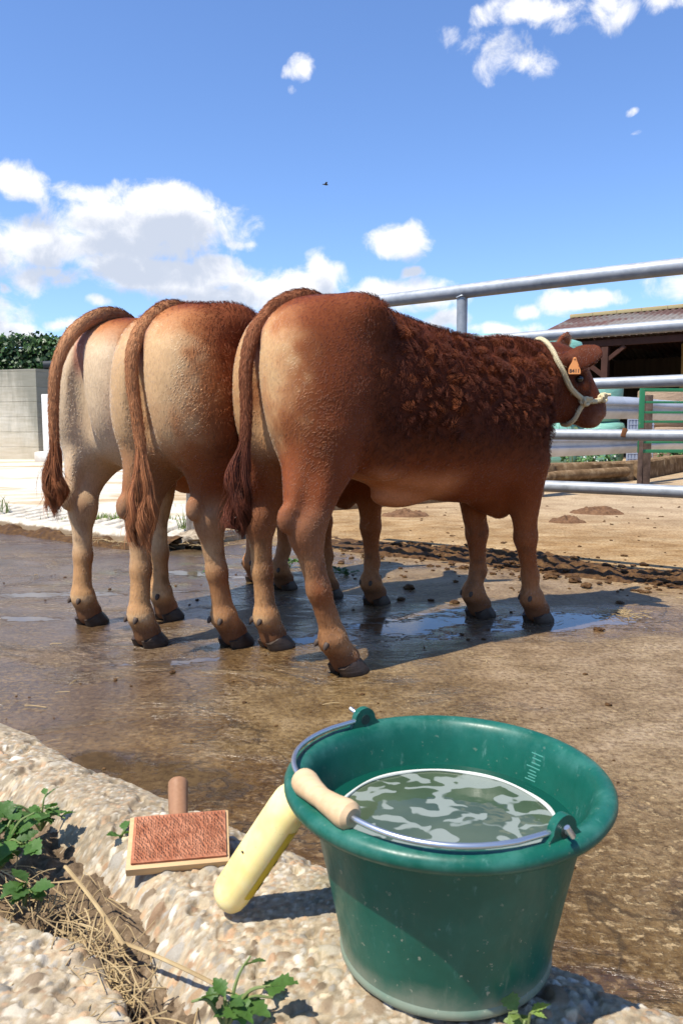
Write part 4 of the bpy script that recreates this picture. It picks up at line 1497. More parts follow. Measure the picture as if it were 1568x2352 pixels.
bucket = empty('bucket', BC)
tag(bucket, 'green plastic bucket of water standing on the pebbly kerb', 'bucket')
prof = [(.0001, .004), (.094, .004), (.097, .0), (.1035, .0), (.1055, .003), (.1055, .007), (.1040, .0095), (.1075, .030), (.1165, .075), (.1270, .125), (.1345, .160), (.1365, .166), (.143, .1655), (.152, .165), (.1578, .1675), (.1605, .1725), (.1602, .1775), (.1570, .1815), (.1510, .1835), (.1450, .1825), (.1405, .179), (.1375, .173), (.1345, .165), (.1300, .145), (.1255, .128), (.118, .10), (.106, .05), (.098, .010), (.0001, .008)]
MB().lathe(prof, 96).build('body', PLAS, bucket)
AX = Vector((.533, -.846, 0)).normalized(); PV = Vector((-.846, -.533, 0)).normalized()
LR = .1475
for s in (-1, 1):
    c = AX * s * LR + Vector((0, 0, .1785))
    mb = MB()
    n = 20
    a = np.linspace(0, np.pi, 13)
    outl = [(-.0215, -.004), (-.020, .004)] + [(-.0135 * math.cos(t), .011 + .0135 * math.sin(t)) for t in a] + [(.020, .004), (.0215, -.004)]
    n = len(outl)
    V = [tuple(c + PV * x + AX * s * d + Vector((0, 0, y))) for d in (-.004, .004) for x, y in outl]
    F = [tuple(range(n))[::-1], tuple(range(n, 2 * n))] + [(i, (i + 1) % n, n + (i + 1) % n, n + i) for i in range(n)]
    mb.add(V, F)
    lg = mb.build('lug', PLAS, bucket)
    hole = MB().tube([tuple(c + AX * s * -.0046 + Vector((0, 0, .011))), tuple(c + AX * s * .0046 + Vector((0, 0, .011)))], .0058, 14)
    hole.build('hole_plug', mat('hole_shade', (.010, .030, .024), .6)[0], lg)  # solid dark plug painted as the shaded hole through the lug
hw = []
hz0 = .1895
for u in np.linspace(-1, 1, 61):
    v = (1 - abs(u) ** 2.6) ** (1 / 2.2) * .142
    hw.append(AX * (u * LR) + PV * v + Vector((0, 0, hz0 + .004 * (1 - abs(u)))))
hw = np.array(hw)
e0 = [tuple(AX * -(LR + .022) + Vector((0, 0, hz0 + .006)) + PV * .004), tuple(AX * -(LR + .010) + Vector((0, 0, hz0 + .001)))]
e1 = [tuple(AX * (LR + .010) + Vector((0, 0, hz0 + .000))), tuple(AX * (LR + .015) + Vector((0, 0, hz0 + .002)) + PV * .004), tuple(AX * (LR + .013) + Vector((0, 0, hz0 + .010)) + PV * .009)]
wire = MB().tube(np.vstack([e0, hw, e1]), .0026, 10).build('handle', STEEL, bucket)
g0, g1 = hw[21], hw[39]
gp = catmull([g0, hw[30], g1], 12)
gs = np.linspace(0, 1, len(gp))
grad = np.interp(gs, [0, .04, .12, .3, .5, .7, .88, .96, 1], [.007, .0120, .0130, .0110, .0096, .0110, .0130, .0122, .008])
gp = np.array([g0 + (g1 - g0) * t for t in gs]) + np.array(PV) * np.sin(np.pi * gs)[:, None] * .004
MB().tube(gp, grad, 20).build('grip', GRIPW, wire)
vm = MB()
for i, (a, z, w) in enumerate([(.62, .166, 1.3), (.62, .1610, 1), (.62, .1560, 1), (.64, .1515, 1.5), (.64, .1475, .8), (.64, .1440, 1), (.64, .1410, .8), (.65, .1380, 1.2)]):
    r = np.interp(z, [.128, .145, .165, .173], [.1255, .1300, .1345, .1375]) + .0006
    for da in (np.linspace(-.045, .045, 5) * w,):
        P = [(math.cos(a + q) * r, math.sin(a + q) * r, z) for q in da]
        vm.tube(P, .0011, 6)
vm.build('volume_marks', mat('pale_marks', (.055, .23, .175), .5)[0], bucket)
WATER, nt, b = mat('cloudy_water', rough=.04, spec=.5)
o_ = objco(nt)
fo = nt.noise(nt.vmath('ADD', nt.scalev(o_, (26, 44, 1)), nt.vmath('MULTIPLY', nt.noise(o_, 18, 2, out=1), (3.0, 3.0, 0))), 1.0, 1.5, .4)
edge = nt.vmath('LENGTH', o_, out=1)
inr = nt.mr(edge, .1095, .1075)
fm = nt.math('MULTIPLY', nt.mr(fo, .508, .540), inr)
wc = nt.mix(nt.mr(nt.noise(o_, 9, 3), .3, .7), (.040, .062, .034), (.075, .098, .055))
wc = nt.mix(inr, (.004, .058, .040), wc)  # dark green outer band: reflection of the bucket wall painted into the water
wc = nt.mix(nt.math('MULTIPLY', fm, .88), wc, (.235, .265, .235))
nt.put(b.inputs['Base Color'], wc)
nt.put(b.inputs['Roughness'], nt.math('ADD', .04, nt.math('MULTIPLY', fm, .45)))
nt.put(b.inputs['Normal'], nt.bump(nt.math('ADD', nt.noise(o_, 30, 2), nt.math('MULTIPLY', fm, .15)), .06, .01))
WZ = .134
wr = .1278
wm = MB()
wm.lathe([(.0001, 0), (.04, 0), (.08, 0), (wr, 0), (wr - .006, -.02), (.0001, -.02)], 64)
wo_ = wm.build('bucket_water', WATER, None, loc=(BC.x, BC.y, BC.z + WZ))
tag(wo_, 'murky water with pale foam patches filling the green bucket', 'water')
a = np.linspace(-.55, np.pi + .55, 80)
FOAM, _, _ = mat('foam', (.60, .61, .54), .6)
fr = .1085 + .0006 * np.sin(a * 9)
MB().tube(np.stack([fr * np.cos(a), fr * np.sin(a), .0012 + 0 * a], 1), .0018 + .0005 * np.sin(a * 7), 8).build('foam_line', FOAM, wo_)

# ------------------------------------------------------------------ squeeze bottle leaning on the bucket
BOT, nt, b = mat('translucent_plastic', (.82, .70, .34), .38, .45)
o_ = objco(nt)
zz_ = nt.n('ShaderNodeSeparateXYZ', {0: o_}, out=None).outputs[2]
bc_ = nt.mix(nt.mr(nt.noise(o_, 25, 3), .3, .7), (.84, .66, .24), (.90, .76, .38))
bc_ = nt.mix(nt.mr(nt.noise(o_, 130, 4, .7), .64, .70, 0, .55), bc_, (.42, .30, .13))
nt.put(b.inputs['Base Color'], nt.mix(nt.mr(zz_, .015, .0, 0, .3), bc_, (.55, .42, .22)))
b.inputs['Subsurface Weight'].default_value = .6
b.inputs['Subsurface Radius'].default_value = (1.0, .75, .3)
b.inputs['Subsurface Scale'].default_value = .012
LAB, nt, b = mat('yellow_label', (.62, .44, .02), .45, .4)
bottle = empty('squeeze_bottle')
tag(bottle, 'pale yellow plastic squeeze bottle leaning against the bucket', 'bottle')
b0, b1 = Vector((-.125, .800, KZ + .016)), Vector((-.046, .780, .422))
zb = (b1 - b0).normalized(); xb = Vector((.55, -.80, .0)); xb = (xb - zb * xb.dot(zb)).normalized(); yb = zb.cross(xb)
bottle.matrix_world = Matrix.Translation(b0) @ Matrix((xb, yb, zb)).transposed().to_4x4()
bp = [(.0001, -.004), (.010, -.003), (.0165, .001), (.0195, .007), (.0208, .016), (.0212, .05), (.0212, .130), (.0205, .143), (.017, .152), (.010, .158), (.0001, .160)]
th = np.linspace(0, 2 * np.pi, 48, endpoint=False)
V = np.concatenate([np.stack([1.08 * r * np.cos(th), .92 * r * np.sin(th), z + 0 * th], 1) for r, z in bp])
n = 48
F = [(i * n + j, i * n + (j + 1) % n, (i + 1) * n + (j + 1) % n, (i + 1) * n + j) for i in range(len(bp) - 1) for j in range(n)] + [tuple(range(n))[::-1], tuple((len(bp) - 1) * n + j for j in range(n))]
MB().add(V, F).build('bottle_body', BOT, bottle)
aa = np.linspace(-.05, 2.2, 20)
rr = .0212 + .0005
V = [(1.08 * rr * math.cos(t), .92 * rr * math.sin(t), z) for z in (.028, .122) for t in aa]
lab = MB().add(V, [(i, i + 1, 20 + i + 1, 20 + i) for i in range(19)]).build('label', LAB, bottle)
mk = MB()
for (t, z, w, h_) in ((.62, .045, .30, .012), (.6, .062, .22, .006), (.62, .078, .3, .008), (.6, .10, .2, .010)):
    ts = np.linspace(t - w / 2, t + w / 2, 6); r2 = rr + .0005
    V = [(1.08 * r2 * math.cos(q), .92 * r2 * math.sin(q), zz) for zz in (z - h_ / 2, z + h_ / 2) for q in ts]
    mk.add(V, [(i, i + 1, 7 + i, 6 + i) for i in range(5)])
mk.build('print', mat('dark_print', (.06, .07, .02), .5)[0], lab)
MB().lathe([(.0001, 0), (.0022, .0006), (.0001, .0012)], 8).build('speck', INK, bottle, loc=(.0229 * math.cos(-1.5), -.0198, .070))

# ------------------------------------------------------------------ curry brush
WOOD, nt, b = mat('raw_wood', rough=.6, spec=.3)
o_ = objco(nt)
wv = nt.noise(nt.scalev(o_, (14, 140, 260)), 1.0, 4, .6)
nt.put(b.inputs['Base Color'], nt.mix(wv, (.42, .24, .10), (.68, .47, .25)))
PAD, nt, b = mat('orange_cloth', rough=.85, spec=.15)
o_ = objco(nt)
nt.put(b.inputs['Base Color'], nt.mix(nt.mr(nt.noise(o_, 60, 5, .7), .35, .7), (.33, .115, .058), (.48, .205, .115)))
nt.put(b.inputs['Normal'], nt.bump(nt.noise(o_, 500, 3), .4, .001))
HAND, nt, b = mat('worn_handle', rough=.5, spec=.3)
o_ = objco(nt)
nt.put(b.inputs['Base Color'], nt.mix(nt.noise(nt.scalev(o_, (200, 200, 20)), 1, 4), (.24, .115, .055), (.36, .19, .10)))
PIN, _, _ = mat('pin_wire', (.12, .09, .075), .4, .5, .6)
brush = empty('curry_brush')
tag(brush, 'wooden card brush with an orange pad of wire teeth lying on the kerb', 'brush')
A, B_, Tp = Vector((-.2525, .868, KZ + .010)), Vector((-.1335, .888, KZ + .010)), Vector((-.264, .936, .317))
xb = (B_ - A).normalized(); yb = (Tp - A); yb = (yb - xb * yb.dot(xb)).normalized(); zb = xb.cross(yb)
ctr = (A + B_) / 2 + yb * .037
brush.matrix_world = Matrix.Translation(ctr) @ Matrix((xb, yb, zb)).transposed().to_4x4()
MB().box((0, 0, -.006), (.121, .074, .012), None, .0012).build('board', WOOD, brush)
V_, us, vs = [], np.linspace(-.055, .0555, 24), np.linspace(-.031, .034, 16)
pad = MB().box((.001, .002, .0017), (.112, .066, .0034), None, .0010).build('pad', PAD, brush)
tm = MB()
for i in range(24):
    for j in range(14):
        x = -.051 + i * .0045 + rs.normal(0, .0004); y = -.026 + j * .0043 + rs.normal(0, .0004)
        if abs(y) > .033:
            continue
        k = rs.normal(0, .0007)
        tm.tube([(x, y, .003), (x + k, y + .0007, .0068), (x + k + .0002, y - .0022, .0098)], .00042, 4)
tm.build('wire_teeth', PIN, brush)
hp = catmull([(-.0, .0, -.014), (-.002, .04, -.019), (-.004, .085, -.021), (-.004, .108, -.020)], 8)
MB().tube(hp, np.interp(np.linspace(0, 1, len(hp)), [0, .5, .93, .98, 1], [.0105, .0125, .0135, .011, .004]), 18).build('handle', HAND, brush)
# ------------------------------------------------------------------ pipe fence
GALV, nt, b = mat('galvanised_steel', rough=.5, spec=.4, metal=.3)
o_ = objco(nt)
n1_ = nt.noise(o_, 5, 4, .6); n2_ = nt.noise(o_, 28, 3, .6)
gcol = nt.ramp(nt.math('ADD', nt.math('MULTIPLY', n1_, .6), nt.math('MULTIPLY', n2_, .4)), [(.32, (.24, .255, .27)), (.5, (.33, .35, .37)), (.7, (.44, .455, .47))])
gcol = nt.mix(nt.math('MULTIPLY', nt.mr(nt.noise(o_, 14, 5, .7), .63, .72), .5), gcol, (.24, .17, .11))
nt.put(b.inputs['Base Color'], gcol)
nt.put(b.inputs['Roughness'], nt.mr(n2_, .3, .7, .44, .58))
nt.put(b.inputs['Normal'], nt.bump(n2_, .05, .004))
fence = empty('pipe_fence', (F0.x, F0.y, 0))
tag(fence, 'galvanised pipe fence with five horizontal rails behind the cattle', 'fence')
FR = lambda u, z: (FD.x * u, FD.y * u, z)
for z, r in ((1.552, .0385), (1.281, .0285), (1.027, .0280), (.770, .0275), (.500, .0300)):
    us = np.linspace(-.75, 3.6, 60)
    P = np.array([FR(u, z + .002 * math.sin(u * 3 + z * 7)) for u in us])
    MB().tube(P, r, 24).build('rail', GALV, fence)
for u, zlow in ((.49, .50), (2.9, -.02)):
    ps = MB().tube([FR(u, zlow), FR(u, .8), FR(u, 1.525)], .0295, 20).build('post', GALV, fence)
    wl = MB()
    a = np.linspace(0, 2 * np.pi, 25)
    wl.tube([(FD.x * u + .031 * math.cos(t), FD.y * u + .031 * math.sin(t), 1.522 + .004 * math.sin(3 * t)) for t in a], .006, 6, False)
    wl.build('weld', GALV, ps)
RUST, _, _ = mat('rusty_steel', (.20, .085, .035), .8, .2)
cl_ = MB()
u = 1.40
cl_.box((FD.x * u - FN.x * .026, FD.y * u - FN.y * .026, .782), (.022, .014, .042), Matrix.Rotation(.25, 3, 'Y'), .002)
cl_.build('bracket', RUST, fence)

# ------------------------------------------------------------------ pale pavement and grooved gutter kerb at the left
PAVE, nt, b = mat('pale_concrete', rough=.85, spec=.2)
p = pos(nt)
st = nt.noise(nt.scalev(p, (.30, .95, 1)), 1.0, 7, .62)
md = nt.noise(p, 3.5, 6, .65)
fi = nt.noise(p, 60, 4, .7)
pc = nt.ramp(nt.math('ADD', nt.math('MULTIPLY', st, .72), nt.math('MULTIPLY', md, .28)), [(.36, (.36, .24, .12)), (.44, (.50, .38, .235)), (.51, (.62, .55, .44)), (.70, (.72, .69, .62))])
pc = nt.mix(nt.mr(fi, .3, .6, .5, 0), pc, nt.mix(1.0, pc, (.72, .66, .58), 'MULTIPLY'))
pc = nt.mix(nt.math('MULTIPLY', nt.mr(nt.noise(nt.scalev(p, (2, 7, 1)), 1.0, 6, .75), .60, .70), .7), pc, (.27, .19, .115))
nt.put(b.inputs['Base Color'], pc)
nt.put(b.inputs['Normal'], nt.bump(nt.math('ADD', md, nt.math('MULTIPLY', fi, .3)), .5, .02))
FRONT = [(-14, 14.2), (-8, 10.0), (-2.742, 6.246), (-1.95, 5.66), (-1.474, 5.349), (-1.05, 5.20)]
back = [(-1.02, 5.36), (-.80, 5.9), (-.35, 7.7), (-.2, 12), (2, 17), (2, 26), (-24, 30), (-24, 20)]
fl = np.array(FRONT)
off = np.array([(.46, .62)] * len(fl))                                   # width of the grooved strip, going back
inner = fl + off * np.array([1, 1, 1, 1, 1, .7])[:, None]
pv = MB()
poly = [tuple(q) for q in inner] + back
n = len(poly)
pv.add([(x, y, .066) for x, y in poly] + [(x, y, -.02) for x, y in poly], [tuple(range(n))] + [(i, (i + 1) % n, n + (i + 1) % n, n + i) for i in range(n)])
tag(pv.build('pavement', PAVE, smooth=False), kind='structure')
L = np.concatenate([[0], np.cumsum(np.linalg.norm(np.diff(fl, axis=0), axis=1))])
us = np.concatenate([np.arange(L[0], L[2] - 3.5, .25), np.arange(L[2] - 3.5, L[-1], .0125)])
vs = np.linspace(0, 1, 52)


def strip_place(u, v):
    x = np.interp(u, L, fl[:, 0]); y = np.interp(u, L, fl[:, 1])
    w = np.interp(u, L, [1, 1, 1, 1, 1, .7])
    return np.column_stack([x + .46 * w * v, y + .62 * w * v])


def strip_h(P, u, v):
    q = np.column_stack([P, 0 * u])
    g = (u / .155 + v * 2.6) % 1.0
    gro = sstep(-np.abs(g - .5), -.24, -.10) * sstep(v, .20, .26) * sstep(v, -1, -.9) * sstep(-v, -.93, -.86)
    wob = vnoise(q, 9, 2, 3)
    front = sstep(v, .0, .05)
    end = sstep(-u, -L[-1], -L[-1] + .35)
    z = .084 - .050 * gro * sstep(wob, .22, .42) + .012 * (vnoise(q, 25, 4, 2) - .5) + .008 * (vnoise(q, 3, 6) - .5)
    z *= .45 + .55 * end
    z = z * front ** .4 - .01 * (1 - front)
    return z


KERBM, nt, b = mat('grooved_concrete', rough=.88, spec=.2)
p = pos(nt)
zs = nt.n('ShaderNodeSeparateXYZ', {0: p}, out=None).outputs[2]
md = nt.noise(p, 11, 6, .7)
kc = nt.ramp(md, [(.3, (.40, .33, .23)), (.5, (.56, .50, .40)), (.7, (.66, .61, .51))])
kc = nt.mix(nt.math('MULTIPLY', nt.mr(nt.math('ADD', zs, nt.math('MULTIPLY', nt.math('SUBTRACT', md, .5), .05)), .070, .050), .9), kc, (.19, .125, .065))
nt.put(b.inputs['Base Color'], kc)
nt.put(b.inputs['Normal'], nt.bump(nt.noise(p, 80, 4, .7), .5, .008))
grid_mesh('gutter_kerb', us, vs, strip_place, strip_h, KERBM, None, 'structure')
# mud and muck along its foot
rl = np.array(FRONT[1:])
LL = np.concatenate([[0], np.cumsum(np.linalg.norm(np.diff(rl, axis=0), axis=1))])


def muck_place(u, v):
    return np.column_stack([np.interp(u, LL, rl[:, 0]) - .55 * v, np.interp(u, LL, rl[:, 1]) - .80 * v])


grid_mesh('gutter_muck', np.arange(4.8, LL[-1] + .25, .012), np.arange(-.06, .26, .012), muck_place,
          lambda P, u, v: np.clip(1 - (np.abs(v - .02) / (.05 + .10 * vnoise(np.column_stack([P, 0 * u]), 2.2, 8, 2) + .07 * sstep(u, LL[-1] - .6, LL[-1]))) ** 2, 0, 1) ** .6 * (.075 * vnoise(np.column_stack([P, 0 * u]), 9, 2, 3) + .01 + .04 * sstep(u, LL[-1] - .6, LL[-1])) - .012,
          MUD, lambda V: V[:, 2] > -.004, 'stuff', 'dark muck and wet bedding piled along the foot of the grooved kerb', 'muck')
mb = MB()
clod(mb, (-.98, 5.28, .02), .14, np.random.default_rng(4))
BRK, nt, b = mat('broken_concrete', rough=.9, spec=.2)
nt.put(b.inputs['Base Color'], nt.ramp(nt.noise(pos(nt), 20, 6, .7), [(.35, (.12, .08, .05)), (.55, (.40, .32, .22)), (.75, (.60, .53, .42))]))
nt.put(b.inputs['Normal'], nt.bump(nt.noise(pos(nt), 60, 5, .7), .6, .01))
tag(mb.build('concrete_lump', BRK), 'broken lump of concrete at the end of the grooved kerb', 'lump')

POSTW, nt, b = mat('weathered_post', rough=.9, spec=.2)
o_ = objco(nt)
nt.put(b.inputs['Base Color'], nt.ramp(nt.noise(nt.scalev(o_, (45, 45, 9)), 1.0, 6, .7), [(.3, (.10, .075, .055)), (.5, (.27, .225, .18)), (.7, (.46, .41, .35))]))
nt.put(b.inputs['Normal'], nt.bump(nt.noise(nt.scalev(o_, (60, 60, 10)), 1.0, 5, .7), .8, .01))
mb = MB()
mb.box((0, 0, .30), (.062, .062, .62), Matrix.Rotation(.02, 3, 'Y'), .008)
tag(mb.build('wooden_post', POSTW, loc=(-1.045, 5.44, .04)), 'short weathered wooden post at the end of the grooved kerb', 'post')


# grass tufts
GRASS, nt, b = mat('grass_blade', rough=.6, spec=.3)
o_ = objco(nt)
nt.put(b.inputs['Base Color'], nt.mix(nt.noise(o_, 18, 3), (.075, .14, .025), (.26, .32, .085)))


def tuft(name, loc, rx, ry, n, h, label, seed, kind=None, lean=.5):
    r = np.random.default_rng(seed)
    V, F = [], []
    for i in range(n):
        c = np.array((r.normal(0, rx), r.normal(0, ry), 0)); a = r.uniform(0, 6.28); L_ = h * r.uniform(.4, 1.1); ln = r.uniform(.1, lean)
        d = np.array((math.cos(a), math.sin(a), 0)); s = np.array((-d[1], d[0], 0)) * r.uniform(.0015, .0035) * (1 + h * 3)
        p0, p1, p2 = c, c + d * ln * L_ * .35 + np.array((0, 0, L_ * .6)), c + d * ln * L_ + np.array((0, 0, L_ * (1 - ln * .3)))
        b0 = len(V)
        V += [p0 - s, p0 + s, p1 + s * .8, p1 - s * .8, p2 + s * .1, p2 - s * .1]
        F += [(b0, b0 + 1, b0 + 2, b0 + 3), (b0 + 3, b0 + 2, b0 + 4, b0 + 5)]
    o = raw_mesh(name, np.array(V), np.array(F), GRASS)
    o.location = loc
    return tag(o, label, 'grass', kind=kind)


tuft('grass', (-1.78, 6.3, .065), .22, .06, 420, .07, 'low green grass growing behind the grooved kerb', 3, 'stuff', 1.2)
tuft('grass', (-1.28, 7.4, .065), .12, .03, 120, .05, 'short grass in a crack of the pale pavement', 5, 'stuff', 1.2)
tuft('grass_tuft', (-1.13, 5.62, .065), .02, .02, 26, .20, 'bristly grass tuft beside the short wooden post', 4, None, 1.3)
tuft('grass_tuft', (-2.95, 6.75, .07), .05, .03, 24, .20, 'wispy grass tuft at the far left of the grooved kerb', 6, None, 1.2)

# ------------------------------------------------------------------ old board-marked concrete wall, white wall and hedge
OLDW, nt, b = mat('old_concrete_wall', rough=.9, spec=.15)
o_ = objco(nt)
so_ = nt.n('ShaderNodeSeparateXYZ', {0: o_}, out=None)
zz_ = so_.outputs[2]
wn = nt.noise(o_, 1.4, 6, .7)
wf = nt.noise(nt.scalev(o_, (1.4, 1.4, 12)), 1.0, 5, .65)
wc = nt.ramp(wf, [(.3, (.46, .41, .31)), (.55, (.58, .53, .43)), (.8, (.66, .62, .53))])
top_ = nt.mr(nt.math('ADD', zz_, nt.math('MULTIPLY', nt.math('SUBTRACT', nt.noise(nt.scalev(o_, (2.2, 2.2, .35)), 1.0, 5, .7), .5), 2.2)), 1.45, 2.15)
xx_ = so_.outputs[0]
drip = nt.mr(nt.math('ADD', xx_, nt.math('ADD', nt.math('MULTIPLY', nt.math('SUBTRACT', nt.noise(nt.scalev(o_, (2.5, 2.5, .5)), 1.0, 5, .7), .5), 2.4), nt.math('MULTIPLY', zz_, .55))), -.55, .75)
wc = nt.mix(nt.math('MULTIPLY', nt.math('MAXIMUM', top_, drip), .72), wc, (.13, .135, .105))
low_ = nt.mr(nt.math('ADD', zz_, nt.math('MULTIPLY', nt.math('SUBTRACT', wn, .5), 1.4)), .75, .2)
wc = nt.mix(nt.math('MULTIPLY', low_, .45), wc, (.46, .37, .25))
bd = nt.math('FRACT', nt.math('MULTIPLY', zz_, 1.0 / .36))
ln_ = nt.mr(nt.math('ABSOLUTE', nt.math('SUBTRACT', bd, .5)), .462, .485)
wc = nt.mix(nt.math('MULTIPLY', ln_, nt.mr(wn, .35, .6, .1, .8)), wc, (.20, .18, .13))
nt.put(b.inputs['Base Color'], wc)
nt.put(b.inputs['Normal'], nt.bump(nt.math('ADD', nt.math('MULTIPLY', ln_, -.5), wn), .5, .03))
wall = MB()
wall.add([(0, 0, -.05), (-9, 2.0, -.05), (-9.3, 4.2, -.05), (.35, 1.3, -.05), (0, 0, 2.22), (-9, 2.0, 2.14), (-9.3, 4.2, 2.14), (.35, 1.3, 2.27)], [(0, 3, 2, 1), (4, 5, 6, 7), (0, 1, 5, 4), (1, 2, 6, 5), (2, 3, 7, 6), (3, 0, 4, 7)])
tag(wall.build('concrete_wall', OLDW, smooth=False, loc=(-7.25, 18.85, 0)), 'old stained board-marked concrete wall below the hedge', 'wall')
DRAIN, _, _ = mat('dark_pipe', (.03, .032, .035), .6)
tag(MB().tube([(-7.35, 19.6, 2.36), (-6.5, 19.9, 2.42)], .10, 14).build('dark_pipe', DRAIN), 'dark pipe end lying on top of the old concrete wall', 'pipe')
WHITE, nt, b = mat('whitewashed_wall', rough=.9, spec=.15)
o_ = objco(nt)
zz_ = nt.n('ShaderNodeSeparateXYZ', {0: o_}, out=None).outputs[2]
nt.put(b.inputs['Base Color'], nt.mix(nt.math('MULTIPLY', nt.mr(nt.math('ADD', zz_, nt.math('MULTIPLY', nt.math('SUBTRACT', nt.noise(o_, 2.5, 5, .7), .5), 1.4)), .5, .0), .5), (.76, .75, .70), (.44, .34, .22)))
w2 = MB()
w2.box((1.85, -.12, .78), (3.75, .22, 1.60), Matrix.Rotation(-.06, 3, 'Z'), .02)
w2.box((.06, -.30, .12), (.34, .35, .34), None, .05)
tag(w2.build('white_wall', WHITE, loc=(-6.75, 18.0, 0)), 'low whitewashed wall beside the old concrete wall', 'wall')

HLEAF, nt, b = mat('hedge_leaf', rough=.45, spec=.35)
ca = nt.n('ShaderNodeAttribute', attribute_name='col')
nt.put(b.inputs['Base Color'], ca)


def leaf_cloud(name, centers, normals, size, cols, material, parent=None, seed=0, asp=1.7):
    r = np.random.default_rng(seed)
    n = len(centers)
    nn = normals + .55 * r.normal(size=(n, 3)); nn /= np.linalg.norm(nn, axis=1)[:, None]
    t = np.cross(nn, r.normal(size=(n, 3))); t /= np.linalg.norm(t, axis=1)[:, None] + 1e-9
    s = np.cross(nn, t)
    sz = size * r.uniform(.6, 1.3, n)[:, None]
    V = np.stack([centers - t * sz * asp * .5, centers + s * sz * .5 + nn * sz * .12, centers + t * sz * asp * .5, centers - s * sz * .5 + nn * sz * .12], 1).reshape(-1, 3)
    F = np.arange(4 * n).reshape(-1, 4)
    return raw_mesh(name, V, F, material, parent, 'all', np.repeat(cols, 4, 0))


r = np.random.default_rng(71)
hedge = empty('hedge', (-11.5, 23.2, 0))
tag(hedge, 'clipped dark green hedge growing behind the old concrete wall', 'hedge')
core = MB()
X = np.linspace(-6, 6, 40)
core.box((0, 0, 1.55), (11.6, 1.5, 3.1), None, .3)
core.build('shade_core', mat('hedge_inside', (.012, .022, .008), .9)[0], hedge)  # near-black box painted as the shade between the leaves
n = 26000
face = r.random(n)
u = r.uniform(-6, 6, n)
topz = 3.30 + .10 * (vnoise(np.column_stack([u, 0 * u, 0 * u]), 1.2, 3, 3) - .5)
isTop = face < .30
c = np.where(isTop[:, None], np.column_stack([u, r.uniform(-.9, .9, n), topz - .0 + r.normal(0, .07, n)]), np.column_stack([u, -.9 + r.normal(0, .08, n) + .12 * (vnoise(np.column_stack([u, 0 * u, 9 + 0 * u]), 1.5, 7, 2) - .5), r.uniform(0, 1, n) * topz]))
nn = np.where(isTop[:, None], np.array((0, -.3, 1.0)), np.array((0, -1.0, .45)))
side_ = face > .94
c[side_] = np.column_stack([5.95 + r.normal(0, .08, side_.sum()), r.uniform(-.9, .9, side_.sum()), r.uniform(0, 1, side_.sum()) * 3.3])
nn[side_] = (1, -.2, .3)
cl = vnoise(c, 2.6, 5, 3)
cols = np.array((.030, .075, .014)) + np.clip(cl - .35, 0, 1)[:, None] * np.array((.07, .13, .022)) * 1.5
cols *= r.uniform(.42, .95, n)[:, None]
sp = r.uniform(-6, 6, 70); cs, ns_ = [], []
for x in sp:
    hh = r.uniform(.08, .42)
    for q in range(7):
        cs.append((x + r.normal(0, .03), r.uniform(-.75, -.2), 3.3 + hh * q / 7)); ns_.append((r.normal(), r.normal(), .8))
leaf_cloud('foliage', np.vstack([c, cs]), np.vstack([nn, ns_]), .085, np.vstack([cols, np.tile((.06, .13, .02), (len(cs), 1)) * r.uniform(.7, 1.3, len(cs))[:, None]]), HLEAF, hedge, 1)

# ------------------------------------------------------------------ low concrete wall behind the yard
LOWW, nt, b = mat('low_wall_concrete', rough=.9, spec=.15)
p = pos(nt)
zz_ = nt.n('ShaderNodeSeparateXYZ', {0: p}, out=None).outputs[2]
md = nt.noise(p, 7, 6, .7)
kc = nt.ramp(md, [(.3, (.10, .058, .028)), (.5, (.20, .125, .066)), (.72, (.36, .265, .165))])
kc = nt.mix(nt.math('MULTIPLY', nt.mr(nt.math('ADD', zz_, nt.math('MULTIPLY', nt.math('SUBTRACT', md, .5), .2)), .10, .0), .7), kc, (.085, .05, .028))
nt.put(b.inputs['Base Color'], kc)
nt.put(b.inputs['Normal'], nt.bump(nt.noise(p, 30, 6, .7), .7, .02))


def wall_run(line, w, h, name, label, step=.08):
    q = np.array(line, float)
    Ls = np.concatenate([[0], np.cumsum(np.linalg.norm(np.diff(q, axis=0), axis=1))])
    n = max(4, int(Ls[-1] / step))
    P = np.stack([np.interp(np.linspace(0, Ls[-1], n), Ls, q[:, c]) for c in range(2)], 1)
    T = np.gradient(P, axis=0); T /= np.linalg.norm(T, axis=1)[:, None]
    N = np.stack([-T[:, 1], T[:, 0]], 1)
    sec = [(-w / 2 - .02, -.02), (-w / 2 - .01, h * .4), (-w / 2, h - .03), (-w / 2 + .03, h), (w / 2 - .03, h), (w / 2, h - .03), (w / 2 + .02, -.02)]
    V = []
    for i in range(n):
        for (o, z) in sec:
            k = np.array([[P[i, 0], P[i, 1], z * 3]])
            e = .025 * (vnoise(k, 3.5, 3, 3)[0] - .5)
            V.append((P[i, 0] + N[i, 0] * (o + e), P[i, 1] + N[i, 1] * (o + e), z + (e * .8 if z > .1 else 0)))
    m = len(sec)
    F = [(i * m + j, i * m + j + 1, (i + 1) * m + j + 1, (i + 1) * m + j) for i in range(n - 1) for j in range(m - 1)] + [tuple(range(m)), tuple((n - 1) * m + j for j in range(m))[::-1]]
    return tag(MB().add(V, F).build(name, LOWW), label, 'wall')


